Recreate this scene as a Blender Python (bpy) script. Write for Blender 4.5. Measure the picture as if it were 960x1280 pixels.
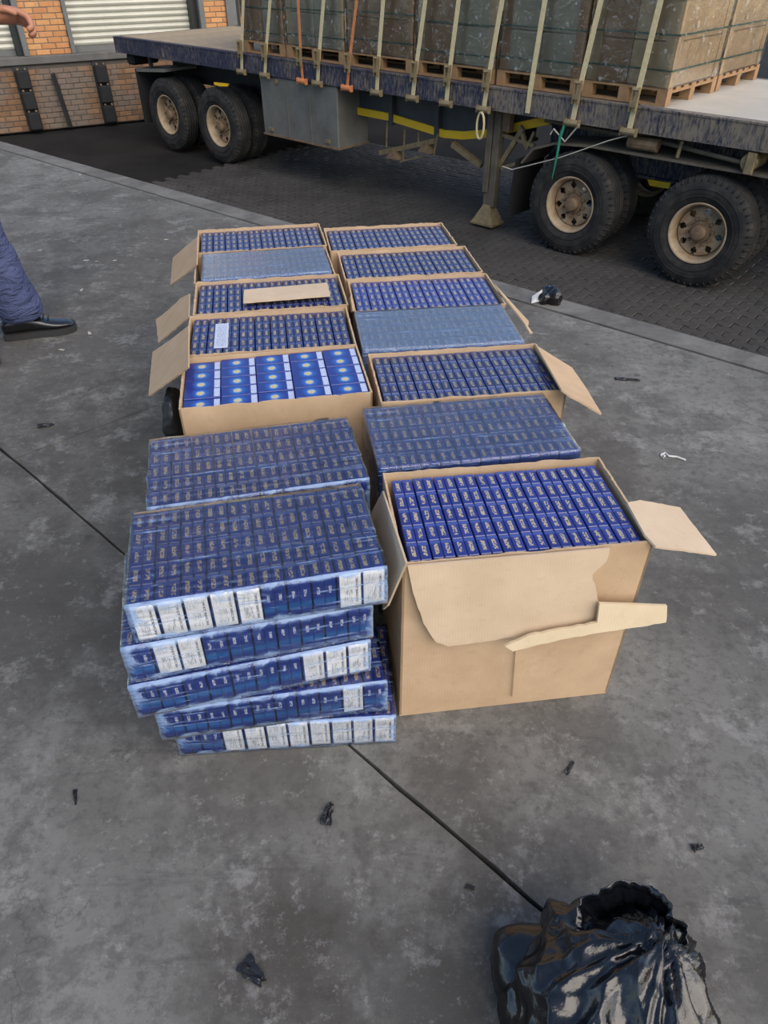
import bpy, bmesh, math, random
from mathutils import Vector, Matrix, noise

# ---------------------------------------------------------------- scene, camera, light
scn = bpy.context.scene
for o in list(bpy.data.objects): bpy.data.objects.remove(o)
COL = scn.collection
FOC, CAMH, PITCH = 890.0, 1.3, math.atan(718 / 890.0)
cam_d = bpy.data.cameras.new('camera'); cam = bpy.data.objects.new('camera', cam_d); COL.objects.link(cam)
cam.location = (0, 0, CAMH); cam.rotation_euler = (math.pi / 2 - PITCH, 0, 0)
cam_d.sensor_fit = 'VERTICAL'; cam_d.sensor_height = 24; cam_d.sensor_width = 18
cam_d.lens = 24 * FOC / 1280; cam_d.clip_start = .02; cam_d.clip_end = 400
scn.camera = cam
vs = scn.view_settings
vs.view_transform = 'Standard'; vs.look = 'None'; vs.gamma = 1; vs.use_curve_mapping = False
vs.exposure = 0.0

wd = bpy.data.worlds.new('world'); scn.world = wd; wd.use_nodes = True
wn = wd.node_tree.nodes; wl = wd.node_tree.links
bg = wn['Background']; sky = wn.new('ShaderNodeTexSky'); sky.sky_type = 'NISHITA'
sky.sun_disc = False; sky.sun_elevation = math.radians(38); sky.sun_rotation = math.radians(115)
sky.air_density = 1.0; sky.dust_density = 1.6; sky.ozone_density = 1.0
wl.new(sky.outputs[0], bg.inputs[0]); bg.inputs[1].default_value = 0.25

def sun_lamp(az, el, energy, angle, col):
    d = bpy.data.lights.new('sun', 'SUN'); d.energy = energy; d.angle = math.radians(angle); d.color = col
    o = bpy.data.objects.new('sun', d); COL.objects.link(o)
    a, e = math.radians(az), math.radians(el)
    v = Vector((math.cos(a) * math.cos(e), math.sin(a) * math.cos(e), math.sin(e)))
    o.rotation_euler = v.to_track_quat('Z', 'Y').to_euler(); o.location = v * 20
    return o
sun_lamp(-72, 43, 2.3, 45, (1.0, .88, .72))

# ---------------------------------------------------------------- picture -> place helpers
cp, sp = math.cos(PITCH), math.sin(PITCH)
CF, CU, CC = Vector((0, cp, -sp)), Vector((0, sp, cp)), Vector((0, 0, CAMH))
def ray(u, v): return CF * FOC + Vector((1, 0, 0)) * (u - 480) + CU * (640 - v)
def hit(u, v, z=0.0):
    d = ray(u, v); return CC + d * ((z - CAMH) / d.z)
def onplane(u, v, p0, n):
    d = ray(u, v); n = Vector(n); return CC + d * ((Vector(p0) - CC).dot(n) / d.dot(n))
def proj(p):
    d = Vector(p) - CC; k = FOC / d.dot(CF); return 480 + d.x * k, 640 - d.dot(CU) * k

R = math.radians
rnd = random.Random(7)

# ---------------------------------------------------------------- materials
class NT:
    def __init__(s, name):
        s.m = bpy.data.materials.new(name); s.m.use_nodes = True
        s.t = s.m.node_tree; s.n = s.t.nodes; s.l = s.t.links
        s.p = s.n['Principled BSDF']; s.out = s.n['Material Output']
    def add(s, typ, ins=None, **kw):
        x = s.n.new(typ)
        for k, v in kw.items(): setattr(x, k, v)
        for k, v in (ins or {}).items(): s.set(x, k, v)
        return x
    def set(s, node, k, v):
        i = node.inputs[k]
        if isinstance(v, bpy.types.NodeSocket): s.l.new(v, i)
        else: i.default_value = v
    def P(s, **kw):
        for k, v in kw.items(): s.set(s.p, k.replace('_', ' '), v)
    def coord(s, what='Object'): return s.add('ShaderNodeTexCoord').outputs[what]
    def mapping(s, vec, scale=(1, 1, 1), loc=(0, 0, 0), rot=(0, 0, 0)):
        return s.add('ShaderNodeMapping', {'Vector': vec, 'Scale': scale, 'Location': loc, 'Rotation': rot}).outputs[0]
    def noise(s, vec, scale, detail=4, rough=.55, dist=0.0):
        return s.add('ShaderNodeTexNoise', {'Vector': vec, 'Scale': scale, 'Detail': detail, 'Roughness': rough, 'Distortion': dist}).outputs['Fac']
    def voro(s, vec, scale, feature='F1'):
        return s.add('ShaderNodeTexVoronoi', {'Vector': vec, 'Scale': scale}, feature=feature).outputs['Distance']
    def math(s, op, a, b=0.0, c=0.0, clamp=False):
        x = s.add('ShaderNodeMath', operation=op, use_clamp=clamp)
        for i, v in enumerate((a, b, c)): s.set(x, i, v)
        return x.outputs[0]
    def rng(s, v, a, b, c=0.0, d=1.0):
        return s.add('ShaderNodeMapRange', {0: v, 1: a, 2: b, 3: c, 4: d}).outputs[0]
    def mix(s, f, a, b):
        x = s.add('ShaderNodeMix', data_type='RGBA')
        s.set(x, 0, f); s.set(x, 6, c4(a)); s.set(x, 7, c4(b)); return x.outputs[2]
    def sep(s, vec):
        x = s.add('ShaderNodeSeparateXYZ', {0: vec}); return x.outputs
    def bump(s, h, strength=.3, dist=.01):
        b = s.add('ShaderNodeBump', {'Strength': strength, 'Distance': dist, 'Height': h}); s.l.new(b.outputs[0], s.p.inputs['Normal'])
    def win(s, v, c, h):   # 1 where |v-c|<h
        return s.math('LESS_THAN', s.math('ABSOLUTE', s.math('SUBTRACT', v, c)), h)
def c4(a): return a if isinstance(a, bpy.types.NodeSocket) else (tuple(a) + (1.0,))[:4]
M = {}
def simple(name, col, rough=.6, metal=0.0, var=.25, scale=8.0, bump=.15, bdist=.004, spec=.5, dark=None, coat=0.0):
    t = NT(name); o = t.coord()
    n = t.noise(o, scale, 6, .65)
    c2 = dark or tuple(x * (1 - var) for x in col)
    t.P(Base_Color=t.mix(t.rng(n, .3, .7), c2, col), Roughness=rough, Metallic=metal, Specular_IOR_Level=spec, Coat_Weight=coat)
    if bump: t.bump(t.noise(o, scale * 5, 4), bump, bdist)
    M[name] = t.m; return t.m

def mat_concrete():
    t = NT('concrete'); o = t.coord('Object')
    big = t.noise(o, 1.1, 6, .62); mid = t.noise(o, 3.6, 10, .72, .15); fine = t.noise(o, 42, 6, .72); sp = t.noise(o, 150, 3, .6)
    c = t.mix(t.rng(big, .36, .64), (.100, .096, .087), (.205, .199, .183))
    # oil and damp stains, plus left-floor shade painted in as dark spots
    sx = t.sep(o); ns = t.noise(o, 9, 9, .75)
    for (x, y, r, f) in STAINS_SHADE:
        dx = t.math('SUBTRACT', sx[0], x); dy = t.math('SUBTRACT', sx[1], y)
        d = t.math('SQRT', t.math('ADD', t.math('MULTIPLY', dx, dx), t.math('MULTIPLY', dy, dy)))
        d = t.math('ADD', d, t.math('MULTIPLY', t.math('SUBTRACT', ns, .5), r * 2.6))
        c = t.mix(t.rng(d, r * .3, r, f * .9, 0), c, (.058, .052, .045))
    c = t.mix(t.rng(mid, .50, .58, 0, .6), c, (.080, .076, .070))
    c = t.mix(t.rng(t.noise(o, 6.3, 10, .78), .54, .61, 0, .5), c, (.27, .262, .245))
    c = t.mix(t.rng(t.noise(o, 15, 10, .8), .53, .60, 0, .55), c, (.085, .081, .075))
    c = t.mix(t.rng(t.noise(o, 24, 8, .8), .57, .64, 0, .45), c, (.29, .285, .27))
    c = t.mix(t.rng(fine, .5, .66, 0, .6), c, (.075, .072, .067))
    c = t.mix(t.rng(sp, .62, .76, 0, .3), c, (.27, .265, .25))
    # dark scuff streaks
    st = t.noise(t.mapping(o, (1.2, 11, 1), rot=(0, 0, .9)), 1.6, 8, .75)
    c = t.mix(t.rng(st, .57, .66, 0, .45), c, (.062, .060, .057))
    # hairline cracks and pits
    ck = t.voro(t.add('ShaderNodeVectorMath', {0: o, 1: t.add('ShaderNodeTexNoise', {'Vector': o, 'Scale': 3.0, 'Detail': 5.0}).outputs['Color']}, operation='ADD').outputs[0], 1.1, 'DISTANCE_TO_EDGE')
    c = t.mix(t.math('MULTIPLY', t.rng(ck, .0, .004, .4, 0), t.rng(big, .45, .55)), c, (.05, .048, .045))
    sv = t.voro(t.mapping(o, (1, 1, 0)), 5.2)
    c = t.mix(t.rng(sv, .05, .085, .6, 0), c, (.055, .055, .055))
    t.P(Base_Color=c, Roughness=.85, Specular_IOR_Level=.12)
    t.bump(t.math('ADD', t.math('MULTIPLY', fine, .7), t.math('MULTIPLY', mid, 1.2)), .35, .006)
    M['concrete'] = t.m
def _spot(u, v, r, f):
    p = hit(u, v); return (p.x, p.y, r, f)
STAINS_SHADE = [_spot(350, 1205, .19, .95), _spot(640, 1130, .17, .75), _spot(560, 1010, .2, .55), _spot(330, 960, .16, .4), _spot(800, 1180, .15, .3), _spot(0, 430, 1.2, .6), _spot(130, 560, .5, .55), _spot(150, 330, .8, .45), _spot(180, 790, .3, .6), _spot(60, 760, .45, .5), _spot(215, 900, .12, .5),  # spots at the left, up to the stack, are shade painted into the floor
          _spot(760, 590, .2, .4), _spot(100, 990, .14, .35), _spot(570, 1265, .2, .85), _spot(720, 560, .25, .35)]
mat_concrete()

def mat_kerb():
    t = NT('kerb_concrete'); o = t.coord()
    n = t.noise(o, 4, 8, .7, .5); f = t.noise(o, 50, 5, .7)
    c = t.mix(t.rng(n, .35, .65), (.095, .090, .082), (.19, .183, .168))
    c = t.mix(t.rng(f, .5, .75, 0, .5), c, (.09, .085, .08))
    t.P(Base_Color=c, Roughness=.85, Specular_IOR_Level=.12); t.bump(f, .3, .006); M['kerb'] = t.m
mat_kerb()

def mat_paver(name, brick=False):
    t = NT(name); o = t.coord('Object' if not brick else 'Object')
    rn = t.add('ShaderNodeObjectInfo').outputs['Random']
    n = t.noise(t.add('ShaderNodeNewGeometry').outputs['Position'], 1.1, 6, .65)
    f = t.noise(t.add('ShaderNodeNewGeometry').outputs['Position'], 60, 4, .7)
    c = t.mix(t.rng(n, .35, .65), (.030, .028, .026), (.070, .065, .059))
    c = t.mix(t.math('MULTIPLY', rn, .5), c, (.055, .051, .047))
    c = t.mix(t.rng(f, .5, .8, 0, .5), c, (.03, .03, .03))
    t.P(Base_Color=c, Roughness=.7, Specular_IOR_Level=.4); t.bump(f, .3, .004)
    M[name] = t.m
mat_paver('paver')
def mat_yard():
    t = NT('yard_ground'); o = t.coord()
    n = t.noise(o, 1.1, 6, .65); f = t.noise(o, 30, 5, .7)
    c = t.mix(t.rng(n, .35, .65), (.010, .0095, .009), (.020, .019, .018))
    c = t.mix(t.rng(f, .5, .8, 0, .5), c, (.010, .010, .010))
    t.P(Base_Color=c, Roughness=.9, Specular_IOR_Level=.2); t.bump(f, .4, .01); M['yard'] = t.m
mat_yard()

def mat_cardboard(name, a, b):
    t = NT(name); o = t.coord()
    n = t.noise(o, 9, 6, .6); fl = t.noise(t.mapping(o, (1, 1, 30)), 6, 3, .5)
    flute = t.add('ShaderNodeTexWave', {'Vector': o, 'Scale': 55.0, 'Distortion': 1.0, 'Detail': 1.0}, bands_direction='X').outputs['Fac']
    c = t.mix(t.rng(n, .3, .7), a, b)
    c = t.mix(t.rng(t.noise(o, 45, 5, .7), .55, .8, 0, .3), c, tuple(x * .6 for x in a))
    t.P(Base_Color=c, Roughness=.82, Specular_IOR_Level=.2)
    t.bump(t.math('ADD', t.math('MULTIPLY', flute, .25), n), .12, .003)
    M[name] = t.m
mat_cardboard('cardboard', (.42, .29, .175), (.52, .37, .235))
mat_cardboard('cardboard_inner', (.49, .37, .25), (.58, .45, .32))
mat_cardboard('cardboard_torn', (.55, .44, .29), (.66, .54, .37))

def mat_pack(name, base, base2, gold, goldamt, coat=.35):
    t = NT(name); g = t.coord('Generated'); x, y, z = t.sep(g)
    rn = t.add('ShaderNodeObjectInfo').outputs['Random']
    off = t.math('MULTIPLY', rn, 40.0)
    # gold lettering block on the top, reading along the long side
    v = t.add('ShaderNodeCombineXYZ', {0: t.math('MULTIPLY', x, 7.0), 1: t.math('MULTIPLY', y, 11.0), 2: off}).outputs[0]
    ink = t.math('GREATER_THAN', t.noise(v, 1.0, 2, .6), .47)
    blk = t.math('MULTIPLY', t.win(x, .5, .19), t.win(y, .5, .29))
    topm = t.math('GREATER_THAN', z, .985)
    inkm = t.math('MULTIPLY', t.math('MULTIPLY', ink, blk), topm)
    c = t.mix(t.math('MULTIPLY', rn, 1.0), base, base2)
    lid = t.math('MULTIPLY', topm, t.math('GREATER_THAN', y, .82))
    c = t.mix(t.math('MULTIPLY', lid, .35), c, (.10, .16, .45))
    c = t.mix(t.math('MULTIPLY', inkm, goldamt), c, gold)
    # narrow side: pale lettering and a lighter blue swash
    side = t.math('SUBTRACT', 1.0, topm)
    v2 = t.add('ShaderNodeCombineXYZ', {0: t.math('MULTIPLY', x, 16.0), 1: t.math('MULTIPLY', z, 14.0), 2: t.math('ADD', off, 3.0)}).outputs[0]
    ink2 = t.math('GREATER_THAN', t.noise(v2, 1.0, 2, .6), .46)
    m2 = t.math('MULTIPLY', t.math('MULTIPLY', ink2, side), t.math('MULTIPLY', t.win(x, .5, .13), t.win(z, .62, .10)))
    sw = t.math('MULTIPLY', side, t.rng(t.math('ABSOLUTE', t.math('SUBTRACT', z, t.math('ADD', .24, t.math('MULTIPLY', t.noise(v2, .5), .12)))), 0, .14, .8, 0))
    c = t.mix(t.math('MULTIPLY', side, .8), c, (.016, .055, .30))
    c = t.mix(t.math('MULTIPLY', sw, .55), c, (.03, .33, .75))
    c = t.mix(m2, c, (.75, .78, .85))
    t.P(Base_Color=c, Roughness=.32, Specular_IOR_Level=.5, Coat_Weight=coat, Coat_Roughness=.12)
    t.bump(t.noise(t.coord('Object'), 60, 3), .25, .002)
    M[name] = t.m
mat_pack('pack_blue', (.013, .021, .155), (.018, .030, .20), (.50, .40, .22), .85)
mat_pack('pack_navy', (.009, .015, .075), (.013, .022, .10), (.42, .32, .18), .9, .18)
mat_pack('pack_indigo', (.009, .023, .20), (.012, .033, .26), (.60, .47, .24), .95)
mat_pack('pack_dull', (.014, .020, .085), (.022, .03, .11), (.34, .27, .14), .85)
simple('core', (.03, .055, .20), .35, var=.3, bump=0)

def mat_label():
    t = NT('label_white'); g = t.coord('Generated'); x, y, z = t.sep(g)
    o = t.add('ShaderNodeObjectInfo').outputs['Random']
    v = t.add('ShaderNodeCombineXYZ', {0: t.math('MULTIPLY', x, 30.0), 1: t.math('MULTIPLY', z, 5.0), 2: t.math('MULTIPLY', o, 20.0)}).outputs[0]
    txt = t.math('GREATER_THAN', t.noise(v, 1.0, 3, .6), .52)
    a = t.math('MULTIPLY', t.win(x, .36, .24), t.win(z, .78, .13))
    b = t.math('MULTIPLY', t.win(x, .40, .2), t.win(z, .33, .2))
    v3 = t.add('ShaderNodeCombineXYZ', {0: t.math('MULTIPLY', x, 12.0), 1: t.math('MULTIPLY', z, 40.0), 2: 1.0}).outputs[0]
    tx3 = t.math('GREATER_THAN', t.noise(v3, 1.0, 2, .6), .48)
    d = t.math('MULTIPLY', t.win(x, .80, .055), t.win(z, .5, .38))
    bars = t.math('GREATER_THAN', t.noise(t.math('MULTIPLY', z, 1.0), 60, 0), .5)
    c = t.mix(t.math('MULTIPLY', t.math('MULTIPLY', a, txt), .45), (.93, .94, .96), (.25, .27, .32))
    c = t.mix(t.math('MULTIPLY', t.math('MULTIPLY', b, txt), .6), c, (.18, .2, .25))
    c = t.mix(t.math('MULTIPLY', t.math('MULTIPLY', d, tx3), .85), c, (.05, .05, .08))
    t.P(Base_Color=c, Roughness=.35, Coat_Weight=.3); M['label'] = t.m
mat_label()
def mat_sheet():
    t = NT('sheet_print'); g = t.coord('Generated'); x, y, z = t.sep(g)
    ink = t.math('GREATER_THAN', t.noise(t.mapping(g, (24, 14, 1)), 1.0, 3, .6), .54)
    m = t.math('MULTIPLY', ink, t.math('MULTIPLY', t.win(x, .5, .36), t.win(y, .5, .44)))
    t.P(Base_Color=t.mix(t.math('MULTIPLY', m, .7), (.50, .54, .66), (.12, .14, .2)), Roughness=.4); M['sheet_print'] = t.m
mat_sheet()
def mat_carton_end():
    t = NT('carton_end_print'); g = t.coord('Generated'); x, y, z = t.sep(g)
    dx = t.math('MULTIPLY', t.math('SUBTRACT', x, .45), 1.9); dy = t.math('SUBTRACT', y, .5)
    d = t.math('SQRT', t.math('ADD', t.math('MULTIPLY', dx, dx), t.math('MULTIPLY', dy, dy)))
    top = t.math('GREATER_THAN', z, .99)
    n = t.noise(t.mapping(g, (16, 8, 1)), 1.0, 3, .6)
    d = t.math('ADD', d, t.math('MULTIPLY', t.math('SUBTRACT', n, .5), .45))
    c = t.mix(t.rng(d, .15, .55), (.012, .13, .50), (.007, .022, .19))
    c = t.mix(t.rng(d, .10, .27, .5, 0), c, (.03, .42, .75))
    em = t.math('MULTIPLY', t.rng(d, .16, .27, 1, 0), t.rng(n, .40, .52))
    c = t.mix(em, c, (.66, .48, .13))
    wh = t.math('MULTIPLY', t.win(x, .90, .08), t.win(y, .5, .42))
    c = t.mix(wh, c, (.50, .55, .72))
    ln = t.math('MULTIPLY', wh, t.math('GREATER_THAN', t.noise(t.mapping(g, (40, 9, 1)), 1.0, 2), .54))
    c = t.mix(t.math('MULTIPLY', ln, .5), c, (.2, .22, .3))
    c = t.mix(top, (.01, .03, .2), c)
    t.P(Base_Color=c, Roughness=.28, Coat_Weight=.3, Coat_Roughness=.1); M['carton_end'] = t.m
mat_carton_end()

def mat_film(name, lo, hi, sx=2.0, sy=26.0, edge=0.0, tint=(.42, .62, .97)):
    t = NT(name); o = t.coord('Object'); g = t.coord('Generated')
    st = t.noise(t.mapping(o, (sx, sy, sy), rot=(0, 0, .10)), 3.2, 6, .66, .35)
    ln = t.rng(t.noise(t.mapping(o, (sx * .8, sy * 2.4, sy * 2.4), rot=(0, 0, -.05)), 3.0, 3, .6, .2), .575, .64, 0, min(.95, hi * 1.7))
    st2 = t.noise(t.mapping(o, (9, 11, 11)), 2.2, 4, .6, 1.0)
    f = t.rng(t.math('ADD', t.math('MULTIPLY', st, .65), t.math('MULTIPLY', st2, .35)), .555, .66, lo, hi)
    f = t.math('MAXIMUM', f, t.math('MULTIPLY', ln, t.rng(st2, .42, .6)))
    if edge:
        x, y, z = t.sep(g)
        ez = t.rng(t.math('ADD', t.math('ABSOLUTE', t.math('SUBTRACT', z, .5)), t.math('MULTIPLY', t.math('SUBTRACT', st2, .5), .5)), .36, .48, 0, edge)
        ex = t.rng(t.math('ADD', t.math('ABSOLUTE', t.math('SUBTRACT', x, .5)), t.math('MULTIPLY', t.math('SUBTRACT', st2, .5), .16)), .455, .49, 0, edge)
        fr = t.math('LESS_THAN', y, .03)
        f = t.math('MAXIMUM', f, t.math('MULTIPLY', fr, t.math('MAXIMUM', ez, ex)))
    bmp = t.add('ShaderNodeBump', {'Strength': .5, 'Distance': .008, 'Height': t.math('ADD', st, t.math('MULTIPLY', st2, .8))}).outputs[0]
    tr = t.add('ShaderNodeBsdfTransparent').outputs[0]
    gl = t.add('ShaderNodeBsdfGlossy', {'Color': (1, 1, 1, 1), 'Roughness': .08, 'Normal': bmp}).outputs[0]
    df = t.add('ShaderNodeBsdfDiffuse', {'Color': c4(tint), 'Normal': bmp}).outputs[0]  # tint paints sky reflection and streak highlights into the clear film
    tl = t.add('ShaderNodeBsdfTranslucent', {'Color': c4(tint)}).outputs[0]
    dd = t.add('ShaderNodeMixShader', {0: .35, 1: df, 2: tl}).outputs[0]
    s1 = t.add('ShaderNodeMixShader', {0: f, 1: tr, 2: dd}).outputs[0]
    fz = t.add('ShaderNodeFresnel', {'IOR': 1.45, 'Normal': bmp}).outputs[0]
    s2 = t.add('ShaderNodeMixShader', {0: t.math('MULTIPLY', fz, 1.7, clamp=True), 1: s1, 2: gl}).outputs[0]
    t.l.new(s2, t.out.inputs[0]); M[name] = t.m
mat_film('film', .0, .40, sx=.9, edge=.65)
mat_film('film_hazy', .30, .72, sx=.9)
mat_film('film_mid', .05, .40, sx=.9)
mat_film('film_cargo', .02, .28, sx=5, sy=2, tint=(.8, .82, .8))

def mat_rail():
    t = NT('worn_blue_paint'); o = t.coord()
    n = t.noise(t.mapping(o, (1, 1, 1)), 3.0, 8, .72); n2 = t.noise(t.mapping(o, (22, 8, 5)), 2.0, 6, .7)
    c = t.mix(t.rng(n2, .35, .65), (.012, .014, .034), (.030, .034, .072))
    wear = t.math('ADD', t.math('MULTIPLY', n2, .6), t.math('MULTIPLY', n, .4))
    x = t.sep(o)[0]
    bias = t.rng(x, -3.5, 5.0, .0, .12)
    c = t.mix(t.rng(t.math('ADD', wear, bias), .50, .64, 0, .85), c, (.21, .175, .125))
    t.P(Base_Color=c, Roughness=.75); t.bump(n2, .3, .006); M['rail'] = t.m
mat_rail()
def mat_brick():
    t = NT('brick_orange'); o = t.add('ShaderNodeNewGeometry').outputs['Position']
    rn = t.add('ShaderNodeObjectInfo').outputs['Random']; n = t.noise(o, 14, 6, .7)
    c = t.mix(rn, (.46, .20, .075), (.62, .32, .13))
    c = t.mix(t.rng(n, .5, .75, 0, .5), c, (.30, .12, .05))
    t.P(Base_Color=c, Roughness=.85); t.bump(n, .3, .005); M['brick'] = t.m
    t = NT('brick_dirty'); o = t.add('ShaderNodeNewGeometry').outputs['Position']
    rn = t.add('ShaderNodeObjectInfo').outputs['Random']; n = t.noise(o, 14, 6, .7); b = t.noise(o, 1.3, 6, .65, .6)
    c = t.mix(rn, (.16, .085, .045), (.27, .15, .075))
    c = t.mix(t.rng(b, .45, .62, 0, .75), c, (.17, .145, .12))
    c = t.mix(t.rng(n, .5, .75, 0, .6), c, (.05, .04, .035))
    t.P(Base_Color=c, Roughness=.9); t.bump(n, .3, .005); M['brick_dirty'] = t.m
mat_brick()
simple('mortar', (.20, .16, .12), .95, scale=10)
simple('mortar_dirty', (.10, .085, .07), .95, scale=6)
simple('shutter', (.52, .51, .43), .45, .2, var=.15, scale=3)
simple('frame_grey', (.16, .165, .16), .6, scale=4)
simple('frame_dark', (.02, .022, .022), .5)
simple('coping', (.15, .145, .135), .85, var=.4, scale=4, bump=.3)
simple('rubber', (.012, .012, .013), .75, var=.4, scale=12, bump=.4)
def mat_tyre():
    t = NT('tyre_rubber'); o = t.coord(); n = t.noise(o, 5, 7, .7)
    c = t.mix(t.rng(n, .45, .7, 0, .7), (.017, .017, .017), (.075, .066, .053))
    t.P(Base_Color=c, Roughness=.78, Specular_IOR_Level=.35); t.bump(t.noise(o, 40, 4), .3, .006); M['tyre'] = t.m
mat_tyre()
simple('rim_cream', (.50, .40, .27), .6, var=.45, scale=7, bump=.2, dark=(.24, .15, .075))
simple('rim_tan', (.46, .34, .21), .7, var=.5, scale=8, bump=.3, dark=(.20, .13, .07))
simple('hub_rust', (.25, .17, .10), .75, var=.5, scale=9, bump=.35, dark=(.10, .062, .032))
simple('chassis_dark', (.022, .021, .024), .7, var=.4, scale=5)
simple('chassis_dust', (.15, .125, .09), .8, var=.5, scale=6, bump=.3)
simple('toolbox_grey', (.20, .195, .175), .6, .3, var=.4, scale=3, bump=.2)
simple('yellow', (.85, .52, .015), .5, var=.15)
simple('panel_grey', (.055, .056, .062), .6, var=.3)
simple('deck_wood', (.40, .32, .22), .8, var=.35, scale=3, bump=.25)
simple('deck_plate', (.46, .42, .35), .6, var=.2, scale=2, bump=.15)
simple('pallet_wood', (.36, .21, .10), .8, var=.4, scale=9, bump=.3)
simple('cargo_grey', (.37, .32, .225), .8, var=.2, scale=4, bump=.1)
simple('cargo_brown', (.36, .20, .095), .8, var=.3, scale=5, bump=.15)
simple('cargo_tan', (.50, .36, .20), .8, var=.25, scale=5, bump=.15)
simple('band_green', (.015, .10, .065), .5, var=.2)
simple('webbing', (.62, .52, .30), .85, var=.25, scale=30, bump=.3)
simple('webbing_orange', (.62, .22, .08), .85, var=.3, scale=30, bump=.3)
simple('winch_steel', (.34, .26, .14), .6, .4, var=.5, scale=14, bump=.3)
simple('rope_green', (.02, .22, .13), .7)
simple('wire_pale', (.5, .46, .38), .6)
def mat_cloth():
    t = NT('trouser_blue'); o = t.coord(); n = t.noise(o, 6, 6, .65)
    w = t.noise(t.mapping(o, (5, 5, 13)), 2.0, 4, .6, .8)
    t.P(Base_Color=t.mix(t.rng(n, .3, .7), (.060, .074, .150), (.088, .105, .200)), Roughness=.9, Specular_IOR_Level=.2)
    t.bump(w, .9, .05); M['trouser_blue'] = t.m
mat_cloth()
simple('skin', (.40, .175, .10), .5, var=.15, scale=10, bump=.1)
simple('hair_black', (.012, .010, .009), .7)
simple('leather_black', (.010, .010, .011), .22, var=.2, scale=20, bump=.15, coat=.3)
simple('sole_black', (.03, .03, .03), .6)
simple('bag_black', (.004, .0045, .006), .20, var=.1, scale=9, bump=.5, bdist=.004, spec=.65)
simple('scrap_black', (.010, .010, .011), .4)
simple('scrap_white', (.72, .72, .70), .6)
simple('foil', (.5, .52, .56), .25, .6)
simple('joint_dark', (.022, .021, .020), .95, bump=.5)

# ---------------------------------------------------------------- mesh helpers
class MB:
    def __init__(s): s.v = []; s.f = []
    def poly(s, pts, faces):
        b = len(s.v); s.v += [Vector(p) for p in pts]; s.f += [tuple(i + b for i in f) for f in faces]; return s
    def box(s, lo, hi):
        x0, y0, z0 = lo; x1, y1, z1 = hi
        return s.poly([(x0, y0, z0), (x1, y0, z0), (x1, y1, z0), (x0, y1, z0), (x0, y0, z1), (x1, y0, z1), (x1, y1, z1), (x0, y1, z1)],
                      [(0, 3, 2, 1), (4, 5, 6, 7), (0, 1, 5, 4), (1, 2, 6, 5), (2, 3, 7, 6), (3, 0, 4, 7)])
    def bar(s, a, b, w, h, up=(0, 0, 1)):
        a, b = Vector(a), Vector(b); d = (b - a).normalized(); x = d.cross(Vector(up))
        if x.length < 1e-4: x = d.cross(Vector((0, 1, 0)))
        x.normalize(); y = x.cross(d); x *= w / 2; y *= h / 2
        P = [a - x - y, a + x - y, a + x + y, a - x + y, b - x - y, b + x - y, b + x + y, b - x + y]
        return s.poly(P, [(0, 1, 2, 3), (7, 6, 5, 4), (0, 4, 5, 1), (1, 5, 6, 2), (2, 6, 7, 3), (3, 7, 4, 0)])
    def tube(s, path, r, n=8, cap=True):
        path = [Vector(p) for p in path]; rings = []
        rr = r if isinstance(r, (list, tuple)) else [r] * len(path)
        up = Vector((0, 0, 1)); px = None
        for i, p in enumerate(path):
            d = (path[min(i + 1, len(path) - 1)] - path[max(i - 1, 0)]).normalized()
            x = d.cross(up) if px is None else px - d * px.dot(d)
            if x.length < 1e-4: x = d.cross(Vector((1, 0, 0)))
            x.normalize(); px = x; y = d.cross(x)
            rings.append([p + (x * math.cos(a) + y * math.sin(a)) * rr[i] for a in [2 * math.pi * k / n for k in range(n)]])
        pts = [q for rg in rings for q in rg]; fc = []
        for i in range(len(path) - 1):
            for k in range(n):
                k2 = (k + 1) % n; fc.append((i * n + k, i * n + k2, (i + 1) * n + k2, (i + 1) * n + k))
        if cap: fc.append(tuple(range(n - 1, -1, -1))); fc.append(tuple((len(path) - 1) * n + k for k in range(n)))
        return s.poly(pts, fc)
    def lathe(s, prof, n=32, axis='Y', c=(0, 0, 0)):
        # prof: list of (axial, radius)
        pts = []; c = Vector(c)
        for a, r in prof:
            for k in range(n):
                t = 2 * math.pi * k / n
                q = (r * math.cos(t), a, r * math.sin(t)) if axis == 'Y' else (r * math.cos(t), r * math.sin(t), a)
                pts.append(c + Vector(q))
        fc = []
        for i in range(len(prof) - 1):
            for k in range(n):
                k2 = (k + 1) % n; fc.append((i * n + k, i * n + k2, (i + 1) * n + k2, (i + 1) * n + k))
        return s.poly(pts, fc)
    def slab(s, pts, th):
        # solid sheet from a planar outline
        pts = [Vector(p) for p in pts]; n = len(pts)
        nn = Vector((0, 0, 0))
        for i in range(n): nn += (pts[i] - pts[0]).cross(pts[(i + 1) % n] - pts[0])
        nn.normalize()
        if nn.z < -.9: nn = -nn
        q = [p - nn * th for p in pts]
        fc = [tuple(range(n)), tuple(range(2 * n - 1, n - 1, -1))] + [(i, i + n, (i + 1) % n + n, (i + 1) % n) for i in range(n)]
        return s.poly(pts + q, fc)
    def mesh(s, name, off=(0, 0, 0)):
        me = bpy.data.meshes.new(name); o = Vector(off)
        me.from_pydata([tuple(p + o) for p in s.v], [], s.f); me.validate()
        bm = bmesh.new(); bm.from_mesh(me); bmesh.ops.recalc_face_normals(bm, faces=bm.faces); bm.to_mesh(me); bm.free()
        return me
    def build(s, name, mat, parent=None, off=(0, 0, 0), bevel=0, smooth=False, segs=1):
        me = s.mesh(name, off)
        if bevel:
            bm = bmesh.new(); bm.from_mesh(me)
            ed = [e for e in bm.edges if len(e.link_faces) == 2 and e.calc_face_angle(0) > .5]
            bmesh.ops.bevel(bm, geom=ed, offset=bevel, segments=segs, affect='EDGES', clamp_overlap=True); bm.to_mesh(me); bm.free()
        return place(name, me, mat, parent, smooth)
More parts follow.
